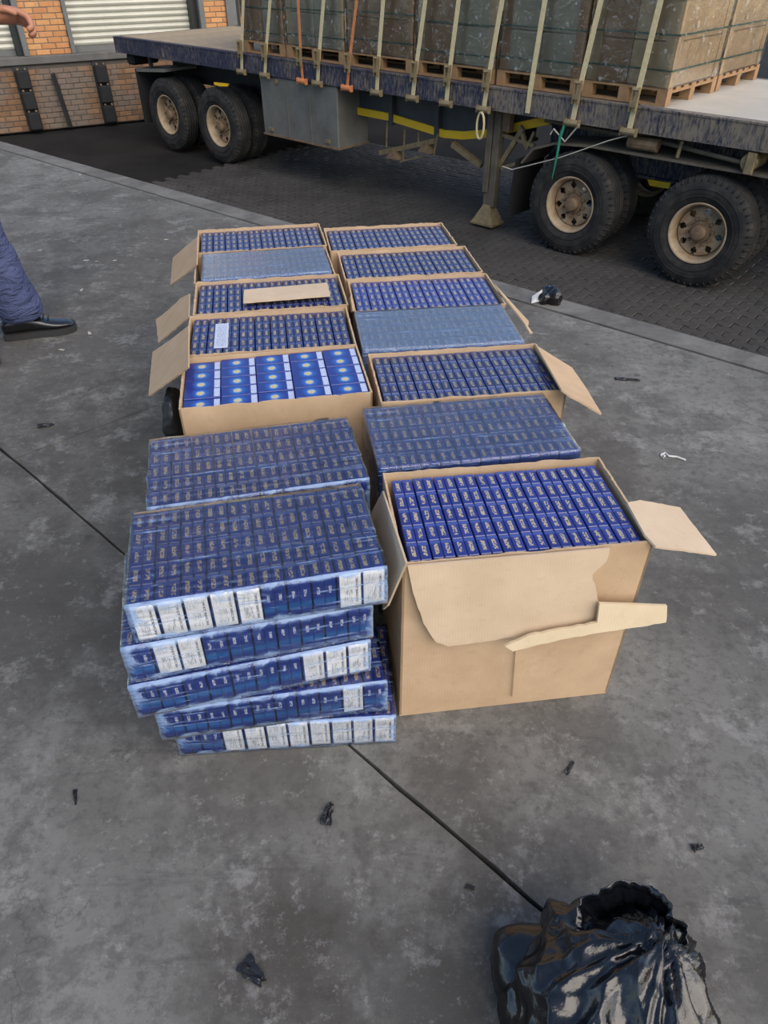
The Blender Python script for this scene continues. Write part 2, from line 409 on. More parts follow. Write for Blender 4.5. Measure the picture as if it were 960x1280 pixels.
def place(name, me, mat, parent=None, smooth=False, loc=None):
    if mat and not me.materials: me.materials.append(M[mat])
    if smooth:
        for p in me.polygons: p.use_smooth = True
    o = bpy.data.objects.new(name, me); COL.objects.link(o)
    if parent: o.parent = parent
    if loc: o.location = loc
    return o
def tag(o, label=None, cat=None, group=None, kind=None):
    if label: o['label'] = label
    if cat: o['category'] = cat
    if group: o['group'] = group
    if kind: o['kind'] = kind
    return o
def thing(name, label, cat, loc=(0, 0, 0), rz=0.0, group=None, kind=None):
    o = bpy.data.objects.new(name, None); COL.objects.link(o); o.empty_display_size = .1
    o.location = loc; o.rotation_euler = (0, 0, rz); return tag(o, label, cat, group, kind)
def bevmesh(name, lo, hi, bev):
    me = MB().box(lo, hi).mesh(name); bm = bmesh.new(); bm.from_mesh(me)
    bmesh.ops.bevel(bm, geom=list(bm.edges), offset=bev, segments=1, affect='EDGES'); bm.to_mesh(me); bm.free(); return me

# ---------------------------------------------------------------- the dock floor we stand on
PE = math.atan2(1385, 890 * cp + 718 * sp)      # heading of the dock edge
tE = Vector((-math.sin(PE), math.cos(PE), 0)); nE = Vector((math.cos(PE), math.sin(PE), 0))
YARD = -1.43
EDGE = 2.965
def E(t, n, z=0.0): return tE * t + nE * n + Vector((0, 0, z))
def tn(p): return p.dot(tE), p.dot(nE)
j0, j1 = tn(hit(0, 560)), tn(hit(690, 1147)); k0, k1 = tn(hit(0, 580)), tn(hit(200, 505))
def jn(t): return j0[1] + (j1[1] - j0[1]) * (t - j0[0]) / (j1[0] - j0[0])
def kt(n): return k0[0] + (k1[0] - k0[0]) * (n - k0[1]) / (k1[1] - k0[1])
T0, T1, N0, KERB = -6.0, 12.0, -5.0, 2.83
floor = MB().box((0, 0, 0), (0, 0, 0)); floor = MB()
floor.slab([E(T0, N0, -.02), E(T1, N0, -.02), E(T1, EDGE - .01, -.02), E(T0, EDGE - .01, -.02)], .25)
flo = tag(floor.build('floor', 'joint_dark'), 'raised loading dock floor of stained grey concrete slabs', 'floor', kind='structure')
def wob(p, a): return a * (noise.noise(Vector(p) * 22) + .7 * noise.noise(Vector(p) * 60))
def edge_line(f, a, b, n, side, gap):
    out = []
    for i in range(n + 1):
        q = a + (b - a) * i / n; p = f(q)
        p = p + Vector((0, 0, 0))
        out.append(p)
    return out
def slab_part(name, outline):
    m = MB(); pts = [Vector((p.x, p.y, 0)) for p in outline]; m.slab(pts, .02)
    me = m.mesh(name); 
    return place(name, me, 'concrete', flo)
jt = [T0 + (T1 - T0) * i / 240 for i in range(241)]
g = .004
near = [E(t, jn(t) - g + wob(E(t, 5), .004)) for t in jt]
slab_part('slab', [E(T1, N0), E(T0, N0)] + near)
kj = kt(jn(2.0))
right = [E(t, jn(t) + g + wob(E(t, 9), .004)) for t in jt if t < kj - .01]
nn_ = [jn(2.0) + .01 + (KERB - jn(2.0) - .02) * i / 90 for i in range(91)]
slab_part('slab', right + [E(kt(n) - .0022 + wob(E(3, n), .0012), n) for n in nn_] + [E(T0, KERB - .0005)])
left = [E(t, jn(t) + g + wob(E(t, 9), .004)) for t in jt if t > kj + .01]
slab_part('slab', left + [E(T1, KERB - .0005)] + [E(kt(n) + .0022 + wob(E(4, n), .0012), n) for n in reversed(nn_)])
m = MB(); ks = [E(T0 + (T1 - T0) * i / 200, EDGE + wob(E(i * .09, 1), .006)) for i in range(201)]
m.slab([E(T1, KERB + .001), E(T0, KERB + .001)] + ks, .20)
kb = m.build('trim_1', 'kerb'); kb.location.z = .004
tag(kb, 'pale worn concrete kerb strip along the loading dock edge', 'kerb', kind='structure')
m = MB().slab([E(T0, EDGE - .03, -.2), E(T1, EDGE - .03, -.2), E(T1, EDGE - .03, YARD), E(T0, EDGE - .03, YARD)], -.2)
tag(m.build('wall_dock', 'coping'), 'concrete face of the loading dock below the kerb', 'dock wall', kind='structure')


# ---------------------------------------------------------------- truck yard paving
PT = R(47.717); N0T = 7.184
tT = Vector((-math.sin(PT), math.cos(PT), 0)); nT = Vector((math.cos(PT), math.sin(PT), 0)); RZT = -(math.pi / 2 - PT)
yd = MB(); a = 40
yd.slab([(-a, -a * .2, YARD - .045), (a, -a * .2, YARD - .045), (a, a, YARD - .045), (-a, a, YARD - .045)], .2)
yard = tag(yd.build('floor_yard', 'yard'), 'dark paved truck yard below the loading dock', 'paving', kind='structure')
PL, PW, ZG = .222, .112, .018
def paver_outline():
    # zig-zag interlocking paver
    x = PL / 2 - .004; y = PW / 2 - .0045
    xs = [-x, -PL / 4, 0, PL / 4, x]; f = [0, ZG, 0, ZG, 0]
    return [(q, -y + g_ - ZG / 2) for q, g_ in zip(xs, f)] + [(q, y + g_ - ZG / 2) for q, g_ in zip(xs[::-1], f[::-1])]
def paver_geo(m, c, dz, tilt):
    o = paver_outline(); n = len(o)
    top = [Vector((p[0] * .955, p[1] * .93, dz + tilt * p[0])) for p in o]; mid = [Vector((p[0], p[1], dz - .006 + tilt * p[0])) for p in o]; bot = [Vector((p[0], p[1], -.045)) for p in o]
    P = [q + Vector(c) for q in top + mid + bot]
    F = [tuple(range(n))] + [(i, n + i, n + (i + 1) % n, (i + 1) % n) for i in range(n)] + [(n + i, 2 * n + i, 2 * n + (i + 1) % n, n + (i + 1) % n) for i in range(n)]
    m.poly(P, F)
pv_meshes = []
for k in range(4):
    m = MB(); paver_geo(m, (0, 0, 0), 0, rnd.uniform(-.03, .03)); me = m.mesh('paver'); me.materials.append(M['paver']); pv_meshes.append(me)
spots = []
r_ = 0; nn = 5.9
while nn < 10.2:
    tt = -1.0 + (PL / 2 if r_ % 2 else 0)
    while tt < 9.5:
        p = E(tt, nn, YARD); u, v = proj(p)
        if -40 < u < 1010 and v > 90 and nn - 5.9 < 4.3: spots.append(((p - CC).length, tt, nn, u, v))
        tt += PL
    nn += PW; r_ += 1
def hidden_by_dock(tt, nn):   # sight line to the paver passes below the dock edge
    s = EDGE / nn; return CAMH + (YARD - CAMH) * s < -.01
vis = sorted(s_ for s_ in spots if not hidden_by_dock(s_[1], s_[2]) and 0 < s_[3] < 960)
single = set((s_[1], s_[2]) for s_ in vis[:300])
rest = MB()
for d, tt, nn, u, v in spots:
    c = E(tt, nn, YARD); dz = rnd.uniform(-.003, .003)
    if (tt, nn) in single:
        o = place('paver', pv_meshes[rnd.randrange(4)], None, yard); o.location = (c.x, c.y, c.z + dz); o.rotation_euler = (0, 0, math.pi / 2 + PE + rnd.uniform(-.015, .015))
    else:
        b = len(rest.v); q = MB(); paver_geo(q, (0, 0, 0), dz, rnd.uniform(-.03, .03)); mt = Matrix.Translation(c) @ Matrix.Rotation(math.pi / 2 + PE, 4, 'Z')
        rest.poly([mt @ x for x in q.v], q.f)
tag(rest.build('paver_field', 'paver', yard), kind='stuff')

# ---------------------------------------------------------------- far dock wall with bricks, shutters, bumpers
W0 = hit(0, 168, YARD); W1 = hit(147, 153, YARD); WA = math.atan2(W1.y - W0.y, W1.x - W0.x)
WX = Vector((math.cos(WA), math.sin(WA), 0)); WY = Vector((-math.sin(WA), math.cos(WA), 0))
def wall_thing(name, label, cat, kind='structure', group=None):
    return thing(name, label, cat, (W0.x, W0.y, YARD), WA, group, kind)
ZO = -YARD     # local z of world 0
LEDGE = ZO - .30
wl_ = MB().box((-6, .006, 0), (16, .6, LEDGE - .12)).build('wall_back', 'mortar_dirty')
wl_.location = (W0.x, W0.y, YARD); wl_.rotation_euler = (0, 0, WA)
tag(wl_, 'dirty brick face of the far loading dock below the shutters', 'wall', kind='structure')
bL, bH, bJ = .222, .073, .012
brick_me = bevmesh('brick', (-bL / 2, 0, -bH / 2), (bL / 2, .05, bH / 2), .005)
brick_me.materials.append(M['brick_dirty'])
def bricks(parent, s0, s1, z0, z1, me, yf, single_fn, mat):
    rest = MB(); z = z0 + bH / 2; row = 0
    while z + bH / 2 <= z1 + 1e-6:
        s = s0 + (bL / 2 if row % 2 else 0) - bL / 2
        while s < s1 - .02:
            a, b = max(s, s0), min(s + bL, s1)
            if b - a > .03:
                c = (a + b) / 2; k = (b - a) / bL; dy = rnd.uniform(-.004, .004)
                if single_fn(c, z):
                    o = place('brick', me, None, parent); o.location = (c, yf + dy, z); o.scale = (k, 1, 1)
                else: rest.box((a, yf + dy, z - bH / 2), (b, yf + dy + .05, z + bH / 2))
            s += bL + bJ
        z += bH + bJ; row += 1
    if rest.v: tag(rest.build('brick_field', mat, parent), kind='stuff')
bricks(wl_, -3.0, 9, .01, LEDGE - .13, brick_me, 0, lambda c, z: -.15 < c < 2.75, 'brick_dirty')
cpg = MB().box((-6, -.04, LEDGE - .12), (16, 3.0, LEDGE)).build('trim_2', 'coping', bevel=.012)
cpg.location = wl_.location; cpg.rotation_euler = (0, 0, WA)
tag(cpg, 'grey concrete coping ledge along the far loading dock', 'ledge', kind='structure')
bm2 = brick_me.copy(); bm2.materials.clear(); bm2.materials.append(M['brick'])
def pillar(name, s0, s1, label):
    o = MB().box((s0 + .006, .056, LEDGE), (s1 - .006, .45, LEDGE + 4.0)).build(name, 'mortar')
    o.location = wl_.location; o.rotation_euler = (0, 0, WA); tag(o, label, 'pillar', kind='structure')
    bricks(o, s0, s1, LEDGE + .006, LEDGE + 4.0, bm2, .05, lambda c, z: z < LEDGE + 1.15, 'brick'); return o
pillar('wall_pillar', .85, 1.55, 'orange brick pillar between the two roller shutters')
pillar('wall_pillar', 4.07, 4.50, 'narrow orange brick pillar beside the dark shutter gap, behind the flatbed')
def shutter(name, s0, s1, label):
    t = wall_thing(name, label, 'roller shutter')
    pitch = .094; z = LEDGE + .08; n = 0
    prof = [(0.0, .0), (-.018, .018), (-.026, .047), (-.018, .076), (0.0, .094)]
    q = MB(); nn = len(prof)
    P = [(x, y, zz) for x in (s0, s1) for y, zz in prof]; P += [(x, .012, zz) for x in (s0, s1) for y, zz in prof]
    F = [(i, i + 1, nn + i + 1, nn + i) for i in range(nn - 1)]; q.poly(P, F); me = q.mesh('slat'); me.materials.append(M['shutter'])
    for p in me.polygons: p.use_smooth = False
    while z < LEDGE + 3.6:
        o = place('slat', me, None, t); o.location = (0, .28, z); z += pitch
    MB().box((s0, .25, LEDGE), (s1, .30, LEDGE + .08)).build('bottom_bar', 'frame_grey', t)
    return t
shutter('door_1', -2.4, .66, 'pale ribbed roller shutter at the end of the far dock')
shutter('door_2', 1.62, 3.83, 'wide pale ribbed roller shutter between two brick pillars')
for i, (a, b, mt, lb) in enumerate([(.66, .76, 'frame_dark', 'dark shutter guide post beside the wide brick pillar'), (.76, .85, 'frame_grey', 'grey steel frame edging the wide brick pillar, shutter side'),
                               (1.55, 1.62, 'frame_grey', 'slim grey shutter guide where the wide brick pillar ends'), (3.83, 3.97, 'frame_dark', 'dark gap post next to the narrow brick pillar'),
                               (3.97, 4.07, 'frame_grey', 'grey steel frame between dark post and narrow brick pillar'), (4.50, 4.70, 'frame_grey', 'grey steel post behind the strapped cargo')]):
    o = MB().box((a, .0 if mt == 'frame_grey' else .12, LEDGE), (b, .4, LEDGE + 4.0)).build('trim_%d' % (i + 3), mt, bevel=.008)
    o.location = wl_.location; o.rotation_euler = (0, 0, WA); tag(o, lb, 'post', kind='structure')
back = MB().box((-6, .45, LEDGE), (16, .6, LEDGE + 4.2)).build('wall_upper', 'frame_dark'); back.location = wl_.location; back.rotation_euler = (0, 0, WA)
tag(back, 'dark upper wall behind the shutters and pillars', 'wall', kind='structure')
# rubber dock bumpers
def bumper(s, n, label):
    t = thing('dock_bumper', label, 'dock bumper', tuple(W0 + WX * s - WY * .012), WA, 'rubber dock bumpers on the far dock'); t.location.z = YARD
    MB().box((-.12, -.035, .02), (.12, .0, 1.0)).build('back_plate', 'frame_dark', t)
    for k in range(3):
        b = MB().box((-.105, -.15, .03 + k * .32), (.105, -.035, .03 + k * .32 + .28)).build('rubber_block', 'rubber', t, bevel=.02)
        for dx in (-.06, .06): MB().lathe([(-.155, .0), (-.155, .016), (-.14, .02)], 8, 'Y', (dx, 0, .03 + k * .32 + .30)).build('bolt', 'hub_rust', b)
bumper(.62, 3, 'black rubber dock bumper blocks under the wide brick pillar')
bumper(1.95, 3, 'black rubber dock bumper blocks nearest the flatbed trailer')
o = MB().bar(W0 + WX * 1.13 - WY * .06 + Vector((0, 0, .86)), W0 + WX * 1.20 - WY * .10 + Vector((0, 0, .02)), .09, .05).build('steel_channel', 'frame_dark')
tag(o, 'dark steel channel leaning on the far dock wall between the bumpers', 'steel bar')

# ---------------------------------------------------------------- flatbed trailer (frame: s to the right along the truck, n across, z up)
def S(s, n, z): return -tT * s + nT * n + Vector((0, 0, z))
def s_at(u, n, z):
    lo, hi = -20.0, 4.0
    for _ in range(50):
        mid = (lo + hi) / 2
        if proj(S(mid, n, z))[0] < u: lo = mid
        else: hi = mid
    return lo
def sz(u, v, n):
    p = onplane(u, v, nT * n, nT); return -p.dot(tT), p.z
DECK, RBOT = .062, -.133
SB, NBASE = -6.0, N0T + 1.25
OFF = (-SB, -NBASE, -YARD)
bp = S(SB, NBASE, YARD)
trl = thing('flatbed_trailer', 'long blue flatbed trailer with worn rail parked along the dock', 'trailer', tuple(bp), RZT)
S0, S1 = -12.36, -.2
NA, NB = N0T, N0T + 2.5
m = MB()
for nf, sg in ((NA, 1), (NB, -1)):
    m.box((S0, min(nf, nf + .012 * sg), RBOT), (S1, max(nf, nf + .012 * sg), DECK))
    m.box((S0, min(nf, nf + .07 * sg), RBOT - .012), (S1, max(nf, nf + .07 * sg), RBOT))
    m.box((S0, min(nf - .008 * sg, nf + .09 * sg), DECK - .004), (S1, max(nf - .008 * sg, nf + .09 * sg), DECK + .012))
rail = m.build('side_rail', 'rail', trl, OFF)
for k in range(26):    # stiffener plates on the rail
    s = S0 + .35 + k * .47
    MB().box((s, NA - .016, RBOT + .015), (s + .03, NA, DECK - .02)).build('rail_stiffener', 'rail', rail, OFF)
MB().box((S0 - .03, NA - .01, RBOT - .02), (S0, NB + .01, DECK + .01)).build('rear_beam', 'rail', trl, OFF)
dk = MB().box((S0, NA + .09, DECK - .03), (S1, NB - .09, DECK - .002)).build('deck_bed', 'chassis_dust', trl, OFF)
plank = bevmesh('deck_plank', (0, 0, 0), ((S1 - S0) / 4 - .006, .225, .012), .003); plank.materials.append(M['deck_wood'])
for i in range(4):
    for k in range(10):
        o = place('deck_plank', plank, None, dk); o.location = (S0 + i * (S1 - S0) / 4 + OFF[0], NA + .095 + k * .231 + OFF[1], DECK - .004 + OFF[2])
plate = MB().box((-3.35, NA + .095, DECK + .009), (S1, NB - .1, DECK + .014)).build('deck_plate', 'deck_plate', dk, OFF)
for nn in (NBASE - .5, NBASE + .5):
    q = MB().box((S0 + .4, nn - .07, RBOT - .06), (S1, nn + .07, RBOT - .03)).box((S0 + .4, nn - .01, -.52), (-4.85, nn + .01, RBOT - .05)).box((S0 + .4, nn - .07, -.54), (-4.85, nn + .07, -.51))
    q.build('chassis_beam', 'chassis_dark', trl, OFF)
q = MB()
for k in range(24): q.box((S0 + .4 + k * .5, NA + .06, RBOT - .03), (S0 + .46 + k * .5, NB - .06, RBOT + .08))
q.build('cross_members', 'chassis_dark', trl, OFF)

# wheels
RT, RR, TW = .512, .290, .28
def tyre_mesh():
    m = MB(); h = TW / 2; n = 64
    prof = [(-h + .035, RR - .012), (-h + .012, RR + .03), (-h, RR + .09), (-h + .004, RR + .14), (-h + .02, RT - .025), (-h + .045, RT - .004)]
    for gx in (-.07, -.025, .02, .065): prof += [(gx - .004, RT), (gx, RT - .012), (gx + .010, RT - .012), (gx + .014, RT)]
    prof += [(h - .045, RT - .004), (h - .02, RT - .025), (h - .004, RT - .07), (h, RR + .09), (h - .012, RR + .03), (h - .035, RR - .012)]
    m.lathe(prof, n); 
    # shoulder lugs
    for k in range(48):
        a = 2 * math.pi * k / 48; c, s = math.cos(a), math.sin(a); b = .018
        for sd in (-1, 1):
            P = []
            for r, y in ((RT + .002, sd * (h - .05)), (RT - .035, sd * (h - .006))):
                for da in (-b, b): P.append((r * math.cos(a + da), y, r * math.sin(a + da)))
            for r, y in ((RT - .03, sd * (h - .06)), (RT - .05, sd * (h - .03))):
                for da in (-b, b): P.append((r * math.cos(a + da), y, r * math.sin(a + da)))
            m.poly(P, [(0, 1, 3, 2), (0, 2, 6, 4), (1, 5, 7, 3), (2, 3, 7, 6)])
    for r in (RR + .05, RR + .115): m.lathe([(-h - .003, r), (-h - .006, r + .006), (-h - .003, r + .012)], 48)
    me = m.mesh('tyre'); me.materials.append(M['tyre'])
    for p in me.polygons: p.use_smooth = True
    return me
def rim_mesh():
    m = MB(); h = TW / 2
    prof = [(-h + .03, RR - .018), (-h + .022, RR - .006), (-h + .018, RR - .012), (-h + .03, RR - .030), (-h + .06, RR - .036), (-.01, RR - .05), (.03, RR - .055), (h - .03, RR - .04), (h - .02, RR - .012)]
    m.lathe(prof, 48); me = m.mesh('rim'); me.materials.append(M['rim_cream'])
    for p in me.polygons: p.use_smooth = True
    return me
def disc_mesh():
    # wheel disc with eight round hand holes
    m = MB(); n = 80; rings = [.085, .150, .168, .186, .204, .222, RR - .045]
    def y(r): return .030 if r > .23 else (.0 if r > .14 else .006)
    P = []
    for r in rings:
        for k in range(n): a = 2 * math.pi * k / n; P.append((r * math.cos(a), y(r), r * math.sin(a)))
    F = []
    for i in range(len(rings) - 1):
        for k in range(n):
            if (i in (2, 3) and k % 10 in (3, 4, 5, 6)) or (i in (1, 4) and k % 10 in (4, 5)): continue
            F.append((i * n + k, i * n + (k + 1) % n, (i + 1) * n + (k + 1) % n, (i + 1) * n + k))
    m.poly(P, F); me = m.mesh('wheel_disc'); me.materials.append(M['rim_tan'])
    return me
def hub_mesh():
    m = MB(); m.lathe([(.0, .105), (-.02, .10), (-.025, .075), (-.07, .070), (-.085, .062), (-.09, .04), (-.092, 0.0)], 24)
    for k in range(10):
        a = 2 * math.pi * k / 10; m.lathe([(.0, .016), (-.035, .014), (-.035, 0)], 6, 'Y', (.125 * math.cos(a), 0, .125 * math.sin(a)))
    me = m.mesh('hub'); me.materials.append(M['hub_rust']); return me
TY, RM, DM, HM = tyre_mesh(), rim_mesh(), disc_mesh(), hub_mesh()
HUBZ = YARD + RT - .006
def wheelset(parent, s, off, ang):
    for row, nn in enumerate((NA + .02 + TW / 2, NA + .02 + TW * 1.5 + .05, NB - .02 - TW / 2, NB - .02 - TW * 1.5 - .05)):
        w = place('wheel', TY, None, parent); w.location = (s + off[0], nn + off[1], HUBZ + off[2])
        flip = math.pi if nn > NBASE else 0
        w.rotation_euler = (0, ang if not flip else 0, flip)
        place('rim', RM, None, w)
        if row in (0, 2):
            place('wheel_disc', DM, None, w, loc=(0, -.02, 0)); place('hub', HM, None, w, loc=(0, -.02, 0))
    MB().tube([(s, NA + .2, HUBZ), (s, NB - .2, HUBZ)], .065, 12).build('axle', 'chassis_dark', parent, off)
for s, a in ((-11.28, .3), (-9.96, .9)): wheelset(trl, s, OFF, a)

# rear mudguards, flap, lights, bumper
q = MB().bar((-11.95, NA + .33, -.36), (-11.15, NA + .33, -.30), .62, .04)
q.build('mudguard', 'toolbox_grey', trl, OFF)
MB().box((-11.97, NA + .02, -1.12), (-11.93, NA + .64, -.34)).build('mud_flap', 'rubber', trl, OFF)
MB().bar((-11.6, NA + .1, -.30), (-11.6, NA + .1, RBOT), .05, .05).build('mudguard_stay', 'chassis_dark', trl, OFF)
q = MB().box((S0 + .05, NA + .25, -.55), (S0 + .2, NB - .25, -.40)); q.build('underrun_bumper', 'chassis_dark', trl, OFF, bevel=.02)
q = MB().box((S0 + .02, NA + .12, -.32), (S0 + .22, NA + .62, -.16)); q.build('tail_light_box', 'rubber', trl, OFF, bevel=.03)
q = MB().box((S0 + .1, NA + .2, -.84), (S0 + .22, NA + .5, -.70)); q.build('tail_step', 'toolbox_grey', trl, OFF, bevel=.02)
def flat_on(n, pts, th, name, mat, parent=trl, off=OFF):
    P = []
    for u, v in pts:
        s, z = sz(u, v, n); P.append((s, n, z))
    a = MB(); k = len(P); a.poly(P + [(x, y + th, z) for x, y, z in P], [tuple(range(k)), tuple(range(2 * k - 1, k - 1, -1))] + [(i, i + k, (i + 1) % k + k, (i + 1) % k) for i in range(k)])
    return a.build(name, mat, parent, off)
flat_on(NA + .02, [(267, 103), (285, 105), (284, 108), (275, 108), (268, 106)], .03, 'side_marker', 'yellow')

# toolbox
s0, zt = sz(325, 104, NA + .03); s1, _ = sz(421, 116, NA + .03); _, zb = sz(330, 166, NA + .03)
tb = MB().box((s0, NA + .03, zb), (s1, NA + .60, RBOT - .02)).build('toolbox', 'toolbox_grey', trl, OFF, bevel=.012)
for f in (.36, .66): MB().box((s0 + (s1 - s0) * f, NA + .015, zb + .02), (s0 + (s1 - s0) * f + .015, NA + .03, RBOT - .05)).build('door_seam', 'toolbox_grey', tb, OFF)
for f in (.12, .88): MB().box((s0 + (s1 - s0) * f - .05, NA + .008, zb + .05), (s0 + (s1 - s0) * f + .03, NA + .03, zb + .09)).build('latch', 'winch_steel', tb, OFF)
MB().lathe([(-.02, 0), (-.02, .03), (0, .03)], 12, 'Y', (s0 + .36, NA + .03, RBOT - .07)).build('lock', 'winch_steel', tb, OFF)
MB().box((s0 - .01, NA + .02, zb - .012), (s1 + .01, NA + .61, zb + .012)).build('edge_strip', 'hub_rust', tb, OFF)

# curved side skirt with yellow edge
ny = NA + .42
line = [(430, 133), (446, 138), (488, 146), (540, 162), (556, 167), (580, 169), (606, 167), (640, 160), (690, 149), (720, 142)]
P = [sz(u, v, ny) for u, v in line]
q = MB()
for (a, za), (b, zb2) in zip(P[:-1], P[1:]): q.bar((a, ny - .01, za), (b, ny - .01, zb2), .03, .085)
q.build('yellow_edge', 'yellow', trl, OFF)
q = MB(); k = len(P)
q.poly([(a, ny + .02, z) for a, z in P] + [(a, ny + .02, RBOT) for a, z in P], [(i, i + 1, k + i + 1, k + i) for i in range(k - 1)])
q.build('side_skirt', 'panel_grey', trl, OFF)
for u, v in ((491, 150), (548, 165)):
    a, z = sz(u, v, ny); MB().box((a - .03, ny - .05, z - .05), (a + .03, ny + .01, RBOT)).build('skirt_bracket', 'panel_grey', trl, OFF)
# small wheel-chock rack hanging under the skirt
nr = NA + .35
def pr(u, v, n=nr): s, z = sz(u, v, n); return Vector((s, n, z))
rk = MB().bar(pr(474, 191), pr(544, 176), .03, .055).bar(pr(500, 202), pr(528, 195), .02, .02).build('chock_rack', 'winch_steel', trl, OFF)
for a, b in (((484, 153), (483, 184)), ((506, 162), (504, 200)), ((523, 166), (523, 178)), ((547, 168), (542, 195))):
    MB().tube([pr(*a), pr(*b)], .012, 6).build('hanger', 'winch_steel', rk, OFF)
for a in ((493, 198), (533, 190)):
    c = pr(*a); MB().poly([c + Vector((-.1, -.06, .0)), c + Vector((.1, -.06, .0)), c + Vector((.02, -.06, .13)), c + Vector((-.1, .06, .0)), c + Vector((.1, .06, .0)), c + Vector((.02, .06, .13))],
        [(0, 1, 2), (5, 4, 3), (0, 3, 4, 1), (1, 4, 5, 2), (2, 5, 3, 0)]).build('wheel_chock', 'hub_rust', rk, OFF)
# landing gear
nl = NA + .28
for nn in (nl, NB - .28):
    s, z = sz(606, 243, nl) ; s2, _ = sz(619, 140, nl); sl = s2 + .02
    lg = MB().box((sl - .075, nn - .06, -1.05), (sl + .0, nn + .06, RBOT)).box((sl + .01, nn - .05, -1.20), (sl + .095, nn + .06, RBOT)).build('landing_leg', 'chassis_dust', trl, OFF, bevel=.008)
    MB().box((sl - .05, nn - .045, -1.32), (sl + .06, nn + .045, -1.0)).build('inner_leg', 'chassis_dust', lg, OFF)
    MB().poly([(sl - .15, nn - .12, -1.38), (sl + .15, nn - .12, -1.38), (sl + .15, nn + .12, -1.38), (sl - .15, nn + .12, -1.38), (sl - .04, nn - .05, -1.18), (sl + .05, nn - .05, -1.18), (sl + .05, nn + .05, -1.18), (sl - .04, nn + .05, -1.18)],
              [(0, 1, 2, 3), (4, 5, 6, 7), (0, 1, 5, 4), (1, 2, 6, 5), (2, 3, 7, 6), (3, 0, 4, 7)]).box((sl - .16, nn - .13, -1.40), (sl + .16, nn + .13, -1.38)).build('foot', 'winch_steel', lg, OFF)
    MB().box((sl + .10, nn - .02, RBOT - .25), (sl + .2, nn + .06, RBOT - .02)).build('gearbox', 'hub_rust', lg, OFF)
for a, b, w in (((566, 180), (602, 207), .06), ((654, 160), (625, 207), .05), ((628, 168), (668, 182), .035), ((626, 210), (650, 203), .035), ((650, 157), (658, 183), .04), ((668, 165), (658, 187), .03)):
    MB().bar(pr(*a, nl + .03), pr(*b, nl + .03), w, w).build('brace', 'winch_steel', trl, OFF)

# ---------------------------------------------------------------- lead trailer bogie under the front of the flatbed
SB2 = -3.15; OFF2 = (-SB2, -NBASE, -YARD)
bog = thing('trailer_bogie', 'two-axle wheel bogie with blue chassis under the empty deck end', 'trailer bogie', tuple(S(SB2, NBASE, YARD)), RZT)
for s, a in ((-3.90, .2), (-2.50, .5)): wheelset(bog, s, OFF2, a)
for nn in (NA + .68, NB - .68):
    MB().box((-4.6, nn - .01, -.66), (1.2, nn + .01, -.24)).box((-4.6, nn - .07, -.26), (1.2, nn + .07, -.235)).box((-4.6, nn - .07, -.68), (1.2, nn + .07, -.65)).build('chassis_beam', 'rail', bog, OFF2)
MB().box((-3.4, NBASE - .4, -.235), (-1.6, NBASE + .4, -.20)).build('fifth_wheel_plate', 'chassis_dark', bog, OFF2)
q = MB()
pts = [(-4.58, -.62), (-4.45, -.46), (-4.2, -.375), (-3.8, -.345), (-3.2, -.345), (-2.4, -.345), (-1.6, -.345)]
for (a, z), (b, z2) in zip(pts[:-1], pts[1:]): q.bar((a, NA + .33, z), (b, NA + .33, z2), .5, .022)
q.build('mudguard', 'chassis_dust', bog, OFF2)
MB().bar((-4.62, NA + .33, -.58), (-4.66, NA + .33, -1.2), .58, .02, up=(1, 0, 0)).build('mud_flap', 'rubber', bog, OFF2)
flat_on(NA + .55, [(809, 224), (838, 229), (836, 236), (812, 232)], .03, 'side_marker', 'yellow', bog, OFF2)
MB().tube([(-3.4, NA + .12, -.25), (-3.1, NA + .12, -.25)], .06, 10).build('air_tank', 'hub_rust', bog, OFF2)
s, z = sz(938, 197, NA + .05); z = -.25
MB().tube([(s, NA + .04, z), (s, NA + .3, z)], .075, 14).box((s - .02, NA + .01, z - .09), (s + .06, NA + .05, z + .09)).build('bump_stop', 'winch_steel', bog, OFF2, bevel=.006)
MB().tube([(s - .04, NA + .1, z - .02), (s - .9, NA + .2, z + .02), (s - 2.2, NA + .2, -.20)], .02, 8).build('brake_hose', 'chassis_dust', bog, OFF2)
s, z = sz(853, 180, NA + .1); MB().tube([(s, NA + .1, -.17), (s - .01, NA + .1, z), (s - .02, NA + .1, z - .12)], .018, 6).build('hanging_hook', 'winch_steel', bog, OFF2)

